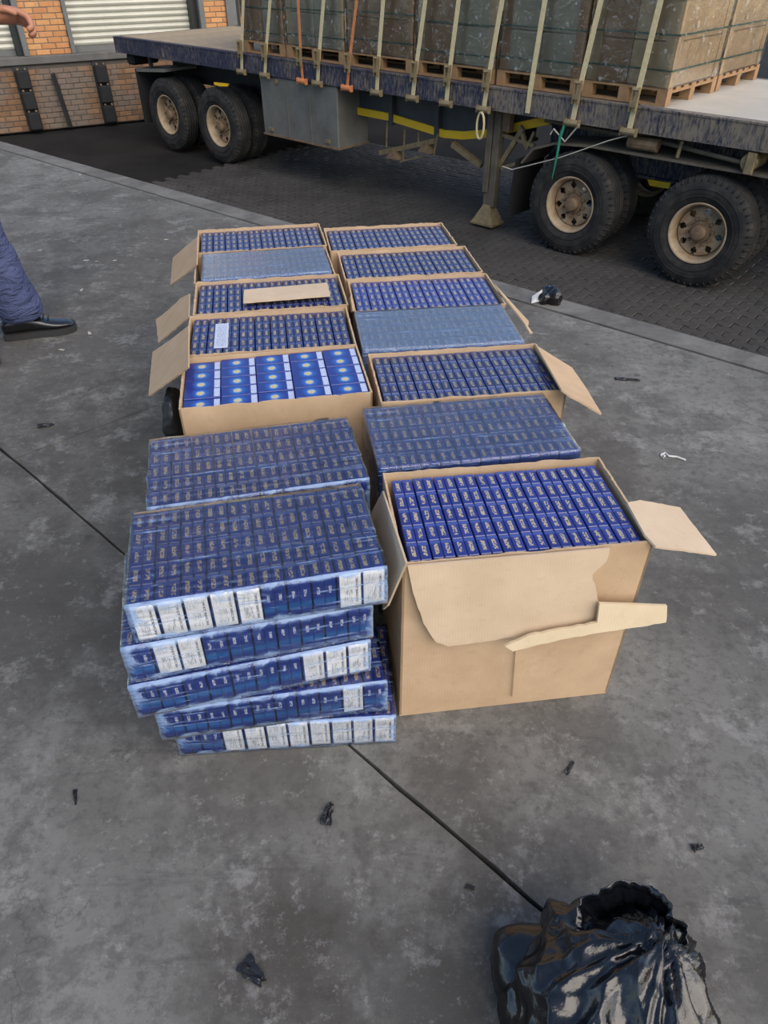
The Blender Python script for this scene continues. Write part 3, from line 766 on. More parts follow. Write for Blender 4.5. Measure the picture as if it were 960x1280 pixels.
# ---------------------------------------------------------------- cargo on pallets
PX = [303, 357, 432, 517, 619, 726, 836]
NC = NA + .10
cut = [s_at(u, NC, DECK + .1) for u in PX]
PH = .145
for i in range(6):
    for row in range(2):
        a, b = cut[i] + .02, cut[i + 1] - .02; w = b - a; n0 = NC + row * 1.16; d = 1.12
        base = S((a + b) / 2, n0 + d / 2, DECK + .016); hw = w / 2; hd = d / 2
        side = "dock side" if row == 0 else "yard side"
        ordn = ['at the shutter end of the load', 'second from the shutter end', 'third from the shutter end', 'third from the empty deck end', 'second from the empty deck end', 'beside the empty deck end'][i]
        p = thing('wooden_pallet', 'timber pallet under wrapped cargo %s, %s' % (ordn, side), 'pallet', tuple(base), RZT, 'pallets on the flatbed')
        nb = 7
        for k in range(nb):
            y = -hd + k * (d - .1) / (nb - 1)
            MB().box((-hw, y, PH - .022), (hw, y + .1, PH)).build('deck_board', 'pallet_wood', p)
        for k in range(3):
            x = -hw + k * (w - .1) / 2
            MB().box((x, -hd, PH - .044), (x + .1, hd, PH - .022)).build('stringer', 'pallet_wood', p)
            for l in range(3):
                y = -hd + l * (d - .1) / 2; MB().box((x, y, .02), (x + .1, y + .1, PH - .044)).build('block', 'pallet_wood', p)
        for l in range(3):
            y = -hd + l * (d - .1) / 2; MB().box((-hw, y, 0), (hw, y + .1, .02)).build('bottom_board', 'pallet_wood', p)
        c = thing('palletised_cargo', 'film-wrapped cargo with green bands %s, %s' % (ordn, side), 'cargo', tuple(base + Vector((0, 0, PH + .001))), RZT, 'wrapped pallet loads on the flatbed')
        HH = 1.42; lay = 4; cols = 2
        for l in range(lay):
            for k in range(cols):
                x0 = -hw + .015 + k * (w - .03) / cols; mt = ('cargo_grey' if (i + k) % 3 else 'cargo_brown') if i < 5 else ('cargo_tan' if k else 'cargo_brown')
                if i in (2, 3) and k == 0: mt = 'cargo_brown'
                MB().box((x0 + .003, -hd + .02, .002 + l * HH / lay), (x0 + (w - .03) / cols - .003, hd - .02, (l + 1) * HH / lay - .004)).build('carton', mt, c, bevel=.008)
        for sx in (-1, 1):
            for sy in (-1, 1):
                x, y = sx * (hw - .012), sy * (hd - .017)
                q = MB().box((min(x, x - sx * .11), min(y, y - sy * .006), 0), (max(x, x - sx * .11), max(y, y - sy * .006), HH)).box((min(x, x - sx * .006), min(y, y - sy * .11), 0), (max(x, x - sx * .006), max(y, y - sy * .11), HH))
                q.build('corner_board', 'cargo_brown' if (i + sx) % 2 else 'cargo_tan', c)
        for zz in (.09, .36, .62, .90, 1.2):
            q = MB(); e = .006; X, Y = hw - .004, hd - .008; z0 = zz + (i % 3) * .02
            for (x0, y0, x1, y1) in ((-X, -Y - e, X, -Y), (-X, Y, X, Y + e), (-X - e, -Y, -X, Y), (X, -Y, X + e, Y)):
                q.box((x0, y0, z0), (x1, y1, z0 + .014))
            q.build('green_band', 'band_green', c)
        # loose clear film with folds
        q = MB(); gx, gz = 26, 24; sd = i * 3.1 + row * 7
        ring = []
        for (xa, ya, xb, yb) in ((-hw, -hd, hw, -hd), (hw, -hd, hw, hd), (hw, hd, -hw, hd), (-hw, hd, -hw, -hd)):
            for k in range(gx): ring.append((xa + (xb - xa) * k / gx, ya + (yb - ya) * k / gx))
        L = len(ring); P = []
        for zi in range(gz + 1):
            z = .002 + HH * zi / gz
            for (x, y) in ring:
                r_ = math.hypot(x / hw, y / hd); f = 1.0 + .012 * noise.noise(Vector((x * 6 + sd, y * 6, z * 2.2))) + .008 * noise.noise(Vector((x * 15, y * 15 + sd, z * 9)))
                P.append((x * f * 1.012, y * f * 1.01, z))
        F = [(zi * L + k, zi * L + (k + 1) % L, (zi + 1) * L + (k + 1) % L, (zi + 1) * L + k) for zi in range(gz) for k in range(L)]
        F.append(tuple(gz * L + k for k in range(L)))
        q.poly(P, F).build('stretch_film', 'film_cargo', c, smooth=True)

# ---------------------------------------------------------------- ratchet straps
ST = [(302, 304, 0), (331, 337, 0), (378, 374, 1), (397, 404, 0), (434, 445, 1), (471, 479, 0), (516, 531, 0), (558, 573, 0), (605, 627, 0), (659, 681, 0), (716, 750, 0), (787, 825, 0)]
ZTOP = DECK + PH + 1.47
wh = ['at the shutter end of the load', 'second from the shutter end', 'beside the toolbox seam', 'above the toolbox', 'at the toolbox corner', 'next to the toolbox corner', 'above the chock rack',
      'between chock rack and landing leg', 'with loose tail above the landing leg', 'without winch beside the landing leg', 'with green rope above the mud flap', 'nearest the empty deck end']
for i, (ub, ut, org) in enumerate(ST):
    nw = NA - .032
    s0 = s_at(ub, nw, RBOT + .03); nt = NA + .075
    st_, zt_ = sz(ut, 2, nt - .05)
    k = (ZTOP - DECK) / max(.2, zt_ - DECK); s1 = s0 + (st_ - s0) * k
    s1 = max(min(s1, s0 + .5), s0 - .15)
    t = thing('ratchet_strap', ('orange' if org else 'pale yellow') + ' cargo strap ' + wh[i], 'strap', tuple(S(s0, nw, RBOT)), RZT, 'cargo straps over the load')
    of = (-s0, -nw, -RBOT)
    path = [(s0, nw, RBOT + .02), (s0 + (s1 - s0) * .11, nw, DECK + .025), (s1, nt, ZTOP), (s1, NB - .1, ZTOP), (s0, NB + .02, DECK), (s0, NB + .02, RBOT)]
    q = MB(); w = .026 if not org else .02
    P = []
    for (x, y, z) in path: P += [(x - w, y, z), (x + w, y, z)]
    q.poly(P, [(2 * j, 2 * j + 1, 2 * j + 3, 2 * j + 2) for j in range(len(path) - 1)])
    o = q.build('webbing', 'webbing_orange' if org else 'webbing', t, of)
    md = o.modifiers.new('thick', 'SOLIDIFY'); md.thickness = .006
    if i not in (9,):
        x = s0
        q = MB().tube([(x - .075, nw - .01, RBOT - .005), (x + .075, nw - .01, RBOT - .005)], .032, 10).box((x - .085, nw - .03, RBOT - .04), (x - .072, nw + .012, RBOT + .03)).box((x + .072, nw - .03, RBOT - .04), (x + .085, nw + .012, RBOT + .03))
        q.build('winch', 'webbing_orange' if org else 'winch_steel', t, of)
        x = s0 + (s1 - s0) * .12
        q = MB().box((x - .034, nw - .05, DECK + .01), (x + .034, nw - .004, DECK + .045)).bar((x - .03, nw - .03, DECK - .03), (x - .03, nw - .02, DECK + .17), .012, .035).bar((x + .03, nw - .03, DECK - .03), (x + .03, nw - .02, DECK + .17), .012, .035).tube([(x - .035, nw - .03, DECK + .15), (x + .035, nw - .03, DECK + .15)], .014, 8)
        q.build('ratchet', 'winch_steel', t, of)
    if i == 8:
        q = MB(); P = []
        for kk in range(15):
            a = kk / 14 * math.pi * 2; P.append((s0 + .055 * math.sin(a), nw - .04 - .01 * math.sin(a), RBOT - .06 - .10 + .13 * math.cos(a)))
        q.tube(P, .012, 6, cap=False); q.build('loose_tail', 'webbing', t, of)
# green rope, pale wire
nw = NA - .05
s0, z0 = sz(707, 152, nw); s1, z1 = sz(697, 190, nw); s2, z2 = sz(690, 224, nw)
tag(MB().tube([S(s0, nw, z0), S((s0 + s1) / 2 - .015, nw, (z0 + z1) / 2), S(s1, nw, z1), S(s2, nw, z2)], [.014, .018, .013, .004], 6).build('hanging_rope', 'rope_green'), 'green rope tail hanging from the strap winch by the mud flap', 'rope')
pw = []
for u, v in ((790, 168), (760, 176), (700, 197), (640, 212), (628, 208)):
    s, z = sz(u, v, nw + .03); pw.append(S(s, nw + .03, z))
tag(MB().tube(pw, .006, 6).build('pale_wire', 'wire_pale'), 'thin pale wire running from strap winch to landing leg brace', 'wire')
pw = []
for u, v in ((724, 156), (706, 177), (692, 161), (688, 168)):
    s, z = sz(u, v, nw); pw.append(S(s, nw, z))
tag(MB().tube(pw, .008, 6).build('bent_hook_wire', 'wire_pale'), 'bent pale wire hook beside the green rope', 'wire hook')

# ---------------------------------------------------------------- cigarette bundles and shipping boxes
CW, PD, PKH = .0434, .0488, .086        # carton width, pack depth, pack height
BW, BD = CW * 10, PD * 5
def pack_mesh(mat):
    me = bevmesh('pack', (-CW / 4 + .0009, -PD / 2 + .0007, 0), (CW / 4 - .0009, PD / 2 - .0006, PKH - .0008), .0014); me.materials.append(M[mat]); return me
PACKS = {k: pack_mesh(k) for k in ('pack_blue', 'pack_navy', 'pack_dull', 'pack_indigo')}
core_me = MB().box((-CW / 2 + .002, -BD / 2 + .002, .001), (CW / 2 - .002, BD / 2 - .002, PKH - .004)).mesh('carton'); core_me.materials.append(M['core'])
label_me = bevmesh('end_label', (-CW / 2 + .0045, -.0012, .004), (CW / 2 - .001, .0006, PKH - .002), .0004); label_me.materials.append(M['label'])

def film_shell(seed, w, d, h, amp, nx=44, ny=24, nz=9, rad=.012, bulge=.0):
    """rounded box skin with folds"""
    bm = bmesh.new(); W, D = w / 2 + .003, d / 2 + .003
    def gridface(f, a, b):
        vs_ = [[bm.verts.new(f(i / a, j / b)) for j in range(b + 1)] for i in range(a + 1)]
        for i in range(a):
            for j in range(b): bm.faces.new((vs_[i][j], vs_[i + 1][j], vs_[i + 1][j + 1], vs_[i][j + 1]))
    L = lambda a, t: -a + 2 * a * t
    Z0, Z1 = .0006, h + .0015
    zz = lambda t: Z0 + (Z1 - Z0) * t
    gridface(lambda s, t: (L(W, s), L(D, t), Z1), nx, ny); gridface(lambda s, t: (L(W, s), L(D, t), Z0), nx, ny)
    gridface(lambda s, t: (L(W, s), -D, zz(t)), nx, nz); gridface(lambda s, t: (L(W, s), D, zz(t)), nx, nz)
    gridface(lambda s, t: (-W, L(D, s), zz(t)), ny, nz); gridface(lambda s, t: (W, L(D, s), zz(t)), ny, nz)
    bmesh.ops.remove_doubles(bm, verts=bm.verts, dist=1e-5)
    for v in bm.verts:
        p = v.co.copy(); q = Vector((max(-W + rad * .3, min(W - rad * .3, p.x)), max(-D + rad * .3, min(D - rad * .3, p.y)), max(Z0 + rad * .3, min(Z1 - rad * .3, p.z))))
        n = (p - q)
        if n.length > 1e-6: n.normalize()
        f = noise.noise(Vector((p.x * 7 + seed, p.y * 42, p.z * 60))) * .6 + noise.noise(Vector((p.x * 30, p.y * 25 + seed, p.z * 30))) * .5
        k = max(0.0, f) * amp * (.25 if abs(n.z) > .9 else 1.0)
        top = 1.0 if p.z > Z1 - .004 else 0.0
        b = bulge * top * (1 - (p.x / W) ** 2) * (1 - (p.y / D) ** 2)
        v.co = p + n * k + Vector((0, 0, b))
    bmesh.ops.recalc_face_normals(bm, faces=bm.faces)
    me = bpy.data.meshes.new('clear_film'); bm.to_mesh(me); bm.free()
    for p in me.polygons: p.use_smooth = True
    return me

def bundle(label, x, y, z, deg, packmat, pattern=None, film=None, lower=0, group=None, seed=1.0, amp=.004, jit=.0, sag=None, inner=1.0):
    t = thing('cigarette_bundle', label, 'cigarette bundle', (x, y, z - lower), R(deg), group)
    rn = random.Random(int(seed * 100))
    if lower > .01:
        lo = MB()
        n = max(1, round(lower / .0885)); hh = lower / n
        for k in range(n): lo.box((-BW / 2 * inner + .001, -BD / 2 * inner + .001, k * hh + .001), (BW / 2 * inner - .001, BD / 2 * inner - .001, (k + 1) * hh - .001))
        lo.build('lower_layers', 'core', t, bevel=.003)
        if film: place('clear_film', film_shell(seed + 9, BW * inner, BD * inner, lower, amp * .5, 22, 12, 16), film, t)
    for c in range(10):
        cx = (-BW / 2 + CW * (c + .5)) * inner; dy = rn.uniform(-jit, jit); dz = rn.uniform(0, jit * .4)
        if sag: dz += sag(cx)
        co = place('carton', core_me, None, t, loc=(cx, dy, lower + dz)); co.scale = (inner, inner, 1)
        for a in range(2):
            for b in range(5):
                place('pack', PACKS[packmat], None, co, loc=((-.238 + .476 * a) * CW, -BD / 2 + PD * (b + .5), rn.uniform(0, .0006)))
        if pattern and pattern[c] == 'W':
            place('end_label', label_me, None, co, loc=(rn.uniform(-.001, .001), -BD / 2 + .0002, rn.uniform(-.002, .001)))
    if film:
        f = place('clear_film', film_shell(seed, BW * inner, BD * inner, PKH + .001, amp), film, t, loc=(0, 0, lower))
    return t

BX, BY, BH, TH = .456, .256, .447, .0045
def carton_box(label, x, y, deg, w=BX, d=BY, h=BH, group='open cardboard shipping boxes', seed=1, ragged=.004):
    t = thing('cardboard_box', label, 'box', (x, y, 0), R(deg), group)
    m = MB(); a, b = w / 2, d / 2
    m.box((-a, -b, .001), (a, b, .006)); m.build('bottom_panel', 'cardboard', t)
    # four walls, each its own panel, with slightly uneven torn top rims
    def wall(p, q, nrm):
        n = 40; mm = MB(); P = []
        for i in range(n + 1):
            f = i / n; bx, by = p[0] + (q[0] - p[0]) * f, p[1] + (q[1] - p[1]) * f
            hz = h + ragged * noise.noise(Vector((f * 9 + seed * 3.7, nrm[0] * 5 + nrm[1] * 9, seed))) + ragged * .6 * noise.noise(Vector((f * 31, seed, nrm[0] + 2 * nrm[1])))
            bow = .004 * math.sin(f * math.pi) * noise.noise(Vector((seed, nrm[0] * 3, nrm[1] * 3)))
            for (k, zz) in ((0, .006), (1, .006), (1, hz), (0, hz)):
                o = -TH * k + bow * (1 if zz > .1 else 0)
                P.append((bx + nrm[0] * o, by + nrm[1] * o, zz))
        F = []
        for i in range(n):
            for k in range(4): F.append((i * 4 + k, i * 4 + (k + 1) % 4, (i + 1) * 4 + (k + 1) % 4, (i + 1) * 4 + k))
        F += [(0, 1, 2, 3), (n * 4 + 3, n * 4 + 2, n * 4 + 1, n * 4)]
        return mm.poly(P, F).build('side_panel', 'cardboard', t)
    wall((-a, -b), (a, -b), (0, -1)); wall((-a + TH, b), (a - TH, b), (0, 1)); wall((-a, -b), (-a, b), (-1, 0)); wall((a, -b), (a, b), (1, 0))
    return t
def lw(t, p):     # local -> world for an unparented thing
    return Matrix.Translation(t.location) @ Matrix.Rotation(t.rotation_euler.z, 4, 'Z') @ Vector(p)
def wlc(t, p): return Matrix.Rotation(-t.rotation_euler.z, 4, 'Z') @ (Vector(p) - Vector(t.location))
def flap(t, side, drop, outline, mat='cardboard', rag=.0015, name='flap', th=.004, w=BX, d=BY, h=BH, lift=0.0):
    """sheet hinged on a top edge, at 'drop' degrees below level; outline = photo pixels met on that sheet"""
    a, b = w / 2, d / 2
    o, ax = {'r': ((a, 0, h), (1, 0, 0)), 'l': ((-a, 0, h), (-1, 0, 0)), 'f': ((0, -b, h), (0, -1, 0)), 'b': ((0, b, h), (0, 1, 0))}[side]
    dr = R(drop); out = Vector(ax) * math.cos(dr) + Vector((0, 0, -math.sin(dr)))
    al = Vector((-ax[1], ax[0], 0)); nrm = out.cross(al)
    P0 = lw(t, Vector(o) + Vector(ax) * .006 + Vector((0, 0, lift))); rot = Matrix.Rotation(t.rotation_euler.z, 3, 'Z'); N = rot @ nrm
    pts = [onplane(u, v, P0, N) for u, v in outline]
    dens = []
    for i, p in enumerate(pts):
        q = pts[(i + 1) % len(pts)]; n = max(1, int((q - p).length / .012))
        for k in range(n):
            r = p + (q - p) * k / n
            if 0 < i < len(pts) - 1 and rag: r = r + (q - p).normalized().cross(N) * rag * noise.noise(r * 90)
            dens.append(wlc(t, r))
    c = sum(dens, Vector()) / len(dens)
    return MB().slab(dens, th).build(name, mat, t)

# --- right column
b1 = carton_box('large open cardboard box with torn front flap folded down, nearest the wrapped stack', 0.244, 1.079, 7.4, .462, .274, .446, seed=1)
F1 = dict(w=.462, d=.274, h=.446)
bundle('top layer of indigo cigarette packs in the large box with torn front flap', 0.244, 1.079, .352, 7.4, 'pack_blue', lower=.34, seed=1, jit=.0015, group='cigarette packs filling open boxes')
flap(b1, 'f', 86, [(509, 706), (762, 684), (757, 700), (739, 717), (749, 756), (764, 770), (758, 776), (662, 790), (610, 800), (560, 806), (545, 801), (536, 790), (526, 770), (516, 740)], 'cardboard_inner', .003, lift=.004, **F1)
flap(b1, 'f', 80, [(748, 752), (832, 755), (831, 776), (760, 787), (700, 797), (640, 812), (630, 805), (660, 792), (745, 776)], 'cardboard_torn', .003, 'torn_strip', .006, lift=-.0, **F1)
flap(b1, 'f', 90, [(645, 806), (648, 806), (643, 871), (640, 871)], 'cardboard', 0, 'panel_seam', .0012, lift=0, **F1)
flap(b1, 'r', 22, [(806, 668), (784, 628), (800, 625), (850, 634), (896, 693), (868, 689), (820, 683)], 'cardboard_inner', .002, **F1)
flap(b1, 'l', 80, [(507, 704), (478, 614), (464, 640), (463, 672), (478, 728), (478, 762), (484, 757)], 'cardboard_inner', .002, **F1)

bundle('clear-wrapped cigarette bundle directly behind the large torn-flap box', .186, 1.360, .357, 9.0, 'pack_indigo', 'BBBBBBBBBB', 'film_mid', lower=.35, seed=2.2, amp=.006, sag=lambda x: -.000, group='film-wrapped cigarette bundles')
b3 = carton_box('open cardboard box with pointed flap spread out over the floor', 0.201, 1.625, 7.9, seed=3)
bundle('olive-gold printed cigarette packs in the box with the pointed flap', 0.201, 1.625, .352, 7.9, 'pack_dull', lower=.34, seed=3.3, jit=.0015, group='cigarette packs filling open boxes')
flap(b3, 'r', 28, [(701, 489), (669, 433), (714, 461), (730, 484), (751, 519), (742, 514), (724, 503), (712, 497)])
bundle('hazy film-wrapped cigarette bundle between the pointed-flap box and narrow-flap box', .146, 1.889, .362, 7.0, 'pack_navy', None, 'film_hazy', lower=.355, seed=4.4, amp=.003, group='film-wrapped cigarette bundles')
b5 = carton_box('open cardboard box with a narrow drooping side flap', 0.124, 2.146, 7.2, seed=5)
bundle('blue cigarette packs in the box with the narrow drooping flap', 0.124, 2.146, .352, 7.2, 'pack_blue', lower=.34, seed=5.5, jit=.0015, group='cigarette packs filling open boxes')
flap(b5, 'r', 36, [(639, 385), (616, 355), (660, 403), (659, 409), (665, 418), (661, 417), (653, 403)])
flap(b5, 'l', 84, [(441, 389), (438, 370), (433, 377), (439, 391)])
b6 = carton_box('open cardboard box second from the dock edge, right hand stack of packs', 0.081, 2.406, 8.4, seed=6)
b6['label'] = 'open cardboard box between the narrow-flap box and the far kerb-side box'
bundle('grey-blue cigarette packs in the box just before the kerb-side box', 0.081, 2.406, .352, 8.4, 'pack_navy', lower=.34, seed=6.6, jit=.0015, group='cigarette packs filling open boxes')
b7 = carton_box('open cardboard box at the row end closest to the dock edge', 0.017, 2.672, 9.0, seed=7)
bundle('grey-blue cigarette packs in the box closest to the dock edge', 0.017, 2.672, .352, 9.0, 'pack_navy', lower=.34, seed=7.7, jit=.0015, group='cigarette packs filling open boxes')

# --- left column: five wrapped bundles twisted on one another
LAY = [  # world front-left and front-right bottoms come from the photo
    ('BBWWWWWWWW', (-.409, .822), (.018, .852), 'bottom bundle of the twisted wrapped stack, showing eight white labels'),
    ('BBBBBBBBWB', (-.427, .798), (.005, .868), 'second-lowest bundle of the twisted wrapped stack, one white label'),
    ('BBBBBBBWWW', (-.448, .785), (-.030, .892), 'middle bundle of the twisted wrapped stack, three white labels together'),
    ('BWWBBBBBBB', (-.447, .795), (-.022, .900), 'fourth bundle up in the twisted wrapped stack, two white labels'),
    ('WWWWWBBBWW', (-.422, .808), (.003, .902), 'topmost bundle of the twisted wrapped stack, seven white labels')]
for k, (pat, fl, fr, lb) in enumerate(LAY):
    fl, fr = Vector(fl), Vector(fr); mid = (fl + fr) / 2; d = (fr - fl).normalized(); nrm = Vector((-d.y, d.x)); c = mid + nrm * BD / 2
    bundle(lb, c.x, c.y, .001 + k * .0905, math.degrees(math.atan2(d.y, d.x)), 'pack_indigo', pat, 'film', seed=11.3 + k * 1.7, amp=.0045, jit=.002, group='film-wrapped cigarette bundles')
bundle('wrapped cigarette bundle right behind the twisted five-bundle stack', -.272, 1.243, .355, 13.0, 'pack_indigo', 'BBBBBBBBBB', 'film', lower=.35, seed=21.0, amp=.006, group='film-wrapped cigarette bundles')
# box with upright cartons, printed ends up
b3l = carton_box('open cardboard box of upright cartons with bright blue printed ends', -.275, 1.604, 10.0, .456, .262, .448, seed=13)
ce = bevmesh('cigarette_carton', (-.0436, -.0242, 0), (.0436, .0242, .285), .0012); ce.materials.append(M['carton_end'])
fill = MB().box((-.22, -.122, .007), (.22, .122, .150)).build('carton_layer', 'core'); fill.location = (-.275, 1.604, 0); fill.rotation_euler = (0, 0, R(10))
tag(fill, 'lower layer of cartons under the bright blue carton ends', 'cartons')
WHO = ['gap-side column', 'second column from the gap', 'middle column', 'second column from the flap boxes', 'outer column']
RW = ['front row', 'second row', 'middle row', 'fourth row', 'back row']
for c in range(5):
    for r in range(5):
        p = Matrix.Rotation(R(10), 3, 'Z') @ Vector((-.0885 * 2 + .0885 * c, -.0487 * 2 + .0487 * r, 0))
        o = place('cigarette_carton', ce, None); o.location = (-.275 + p.x, 1.604 + p.y, .151 + rnd.uniform(0, .004) + .002 * c); o.rotation_euler = (0, 0, R(10))
        tag(o, 'upright blue cigarette carton with gold emblem and white end panel', 'carton', 'upright cartons in the open box')
b4l = carton_box('open cardboard box with a wide square flap hanging outward', -.318, 1.868, 8.5, seed=14)
bl4 = bundle('navy cigarette packs with a white sheet label lying on them', -.318, 1.868, .352, 8.5, 'pack_navy', lower=.34, seed=14.4, jit=.001, group='cigarette packs filling open boxes')
lab = bevmesh('sheet_label', (-.0185, -.078, 0), (.0185, .078, .0012), .0004); lab.materials.append(M['sheet_print'])
place('sheet_label', lab, None, bl4, loc=(-BW / 2 + .082, .0, .34 + PKH + .001))
flap(b4l, 'l', 45, [(237, 408), (237, 460), (212, 478), (187, 496), (192, 441), (214, 426)])
b5l = carton_box('open cardboard box with a torn ragged flap beside the square flap', -.352, 2.132, 9.5, seed=15)
bundle('navy cigarette packs half covered by a loose cardboard strip', -.352, 2.132, .352, 9.5, 'pack_navy', lower=.34, seed=15.5, jit=.0015, group='cigarette packs filling open boxes')
flap(b5l, 'l', 45, [(238, 368), (237, 397), (216, 415), (199, 429), (196, 400), (206, 393), (222, 379), (226, 374)], rag=.004)
b6l = carton_box('cardboard box holding a hazy film-wrapped bundle', -.406, 2.393, 10.5, h=.44, seed=16)
bundle('hazy wrapped cigarette bundle inside the box behind the loose cardboard strip', -.400, 2.393, .362, 10.5, 'pack_navy', None, 'film_hazy', lower=.352, seed=16.6, amp=.002, inner=.955, group='film-wrapped cigarette bundles')
b7l = carton_box('open cardboard box with folded flap at the far end beside the wrapped bundle', -.450, 2.655, 10.5, seed=17)
bundle('navy cigarette packs in the far box with the folded outward flap', -.450, 2.655, .352, 10.5, 'pack_navy', lower=.34, seed=17.7, jit=.0015, group='cigarette packs filling open boxes')
flap(b7l, 'l', 45, [(248, 297), (247, 331), (231, 345), (214, 357), (217, 323), (234, 308)])
# loose cardboard strip over the packs
zc = .452
P = [hit(u, v, zc + .004) for u, v in ((304, 378), (413, 369), (409, 353), (305, 362))]
n = 14; q = MB()
dens = []
for i in range(4):
    a, b = P[i], P[(i + 1) % 4]
    for k in range(n): dens.append(a + (b - a) * k / n + Vector((0, .002 * noise.noise((a + (b - a) * k / n) * 70), 0)))
o = q.slab(dens, .004).build('cardboard_strip', 'cardboard_inner'); tag(o, 'loose torn cardboard strip lying across navy cigarette packs', 'cardboard')

# ---------------------------------------------------------------- black refuse bags
def crumple(p, seed, amp, sc):
    d = 0.0
    for k, (s, a) in enumerate(((1, 1), (2.1, .55), (4.5, .25))):
        q = p * sc * s + Vector((seed, seed * 2 + k * 5, seed * .7))
        n1 = noise.noise(q); d += a * (1 - 2 * abs(n1)) 
    vd, vp = noise.voronoi(p * sc * 1.3 + Vector((seed, 0, 0)))
    d += 1.0 * (vd[1] - vd[0])
    return d * amp
def bag_body(name, c, r, seed, amp, sc, mat='bag_black', parent=None, sub=6):
    bm = bmesh.new(); bmesh.ops.create_icosphere(bm, subdivisions=sub, radius=1)
    for v in bm.verts:
        n = v.co.copy(); e = 3.0
        k = (abs(n.x) ** e + abs(n.y) ** e + abs(n.z) ** e) ** (-1 / e)
        p = Vector((n.x * k * r[0], n.y * k * r[1], n.z * k * r[2]))
        p += n * crumple(p, seed, amp, sc) + n * amp * 2.0 * noise.noise(p * 5 + Vector((seed, 1, 2)))
        p += Vector(c)
        if p.z < .003: p.z = .003 + .15 * max(0, p.z + .02) * 0
        v.co = p
    me = bpy.data.meshes.new(name); bm.to_mesh(me); bm.free()
    for p in me.polygons: p.use_smooth = True
    return place(name, me, mat, parent)
bg_ = thing('refuse_bag', 'crumpled glossy black plastic bag with an open gathered mouth', 'plastic bag', (.33, .35, 0))
def pleated_bag():
    """slumped bag: wide facets with pleats that run down from the gathered mouth"""
    bm = bmesh.new(); bmesh.ops.create_icosphere(bm, subdivisions=7, radius=1)
    G = Vector((.055, .075, .15))
    for v in bm.verts:
        n = v.co.copy(); e = 2.6
        k = (abs(n.x) ** e + abs(n.y) ** e + abs(n.z) ** e) ** (-1 / e)
        p = Vector((n.x * k * .135, n.y * k * .16, n.z * k * .085))
        d = p - G; th = math.atan2(d.y, d.x); r = Vector((d.x, d.y)).length
        w = 1 / (1 + (r / .16) ** 2)
        pl = 1 - 2 * abs(noise.noise(Vector((math.cos(th) * 3.2, math.sin(th) * 3.2, 2.0 + r * 2.5))))
        fc = 1 - 2 * abs(noise.noise(p * 8 + Vector((4.2, 1.1, 7)))); f2 = 1 - 2 * abs(noise.noise(p * 19 + Vector((1.2, 6.1, 3)))); f3 = 1 - 2 * abs(noise.noise(p * 42))
        p += n * (.030 * pl * w + .026 * fc + .010 * f2 + .003 * f3 - .02)
        # shoulder rises towards the mouth, front lobe sags
        g = math.exp(-((p.x - G.x) ** 2 + (p.y - G.y) ** 2) / .006)
        p.z += .045 * g * max(0, n.z)
        p += Vector((0, -.03, .07))
        p.z = max(p.z, .002)
        v.co = p
    me = bpy.data.meshes.new('bag_body'); bm.to_mesh(me); bm.free()
    for q in me.polygons: q.use_smooth = True
    return place('bag_body', me, 'bag_black', bg_)
pleated_bag()
bag_body('bag_fold', (-.100, .070, .042), (.058, .05, .048), 8.1, .005, 7, parent=bg_, sub=6)
def collar(c, r0, h, seed, tilt, nu=160, nv=40):
    """open gathered mouth: a pleated sleeve whose rim rolls outward"""
    q = MB(); P = []
    rt = Matrix.Rotation(tilt[0], 3, 'X') @ Matrix.Rotation(tilt[1], 3, 'Y')
    for j in range(nv + 1):
        t = j / nv
        for i in range(nu):
            a = 2 * math.pi * i / nu; cs, sn = math.cos(a), math.sin(a)
            pl = 1 - 2 * abs(noise.noise(Vector((cs * 2.6, sn * 2.6, seed + t * .6)))); p2 = 1 - 2 * abs(noise.noise(Vector((cs * 7, sn * 7, seed + t * 1.5))))
            roll = max(0.0, (t - .7) / .3)
            rr = r0 * (.80 + .25 * t + .20 * pl * (.3 + .7 * t) + .08 * p2 + .35 * math.sin(roll * math.pi * .9) )
            z = h * (t if t < .7 else .7 + .3 * math.sin(roll * math.pi * .75) * 1.0) * (1 + .30 * sn + .12 * noise.noise(Vector((cs * 1.5, sn * 1.5, seed + 4))))
            P.append(rt @ Vector((rr * cs, rr * sn * .75, z)) + Vector(c))
    F = [(j * nu + i, j * nu + (i + 1) % nu, (j + 1) * nu + (i + 1) % nu, (j + 1) * nu + i) for j in range(nv) for i in range(nu)]
    o = q.poly(P, F).build('bag_mouth', 'bag_black', bg_, smooth=True)
    md = o.modifiers.new('thick', 'SOLIDIFY'); md.thickness = .0012
    return o
collar((.050, .085, .085), .052, .085, 5.0, (.10, -.25))
b2 = bag_body('refuse_bag', (0, 0, .185), (.022, .065, .18), 6.0, .008, 10, 'scrap_black', sub=6); b2.location = (-.560, 1.655, 0)
tag(b2, 'small matt black plastic bag slumped against the open cardboard boxes', 'plastic bag')

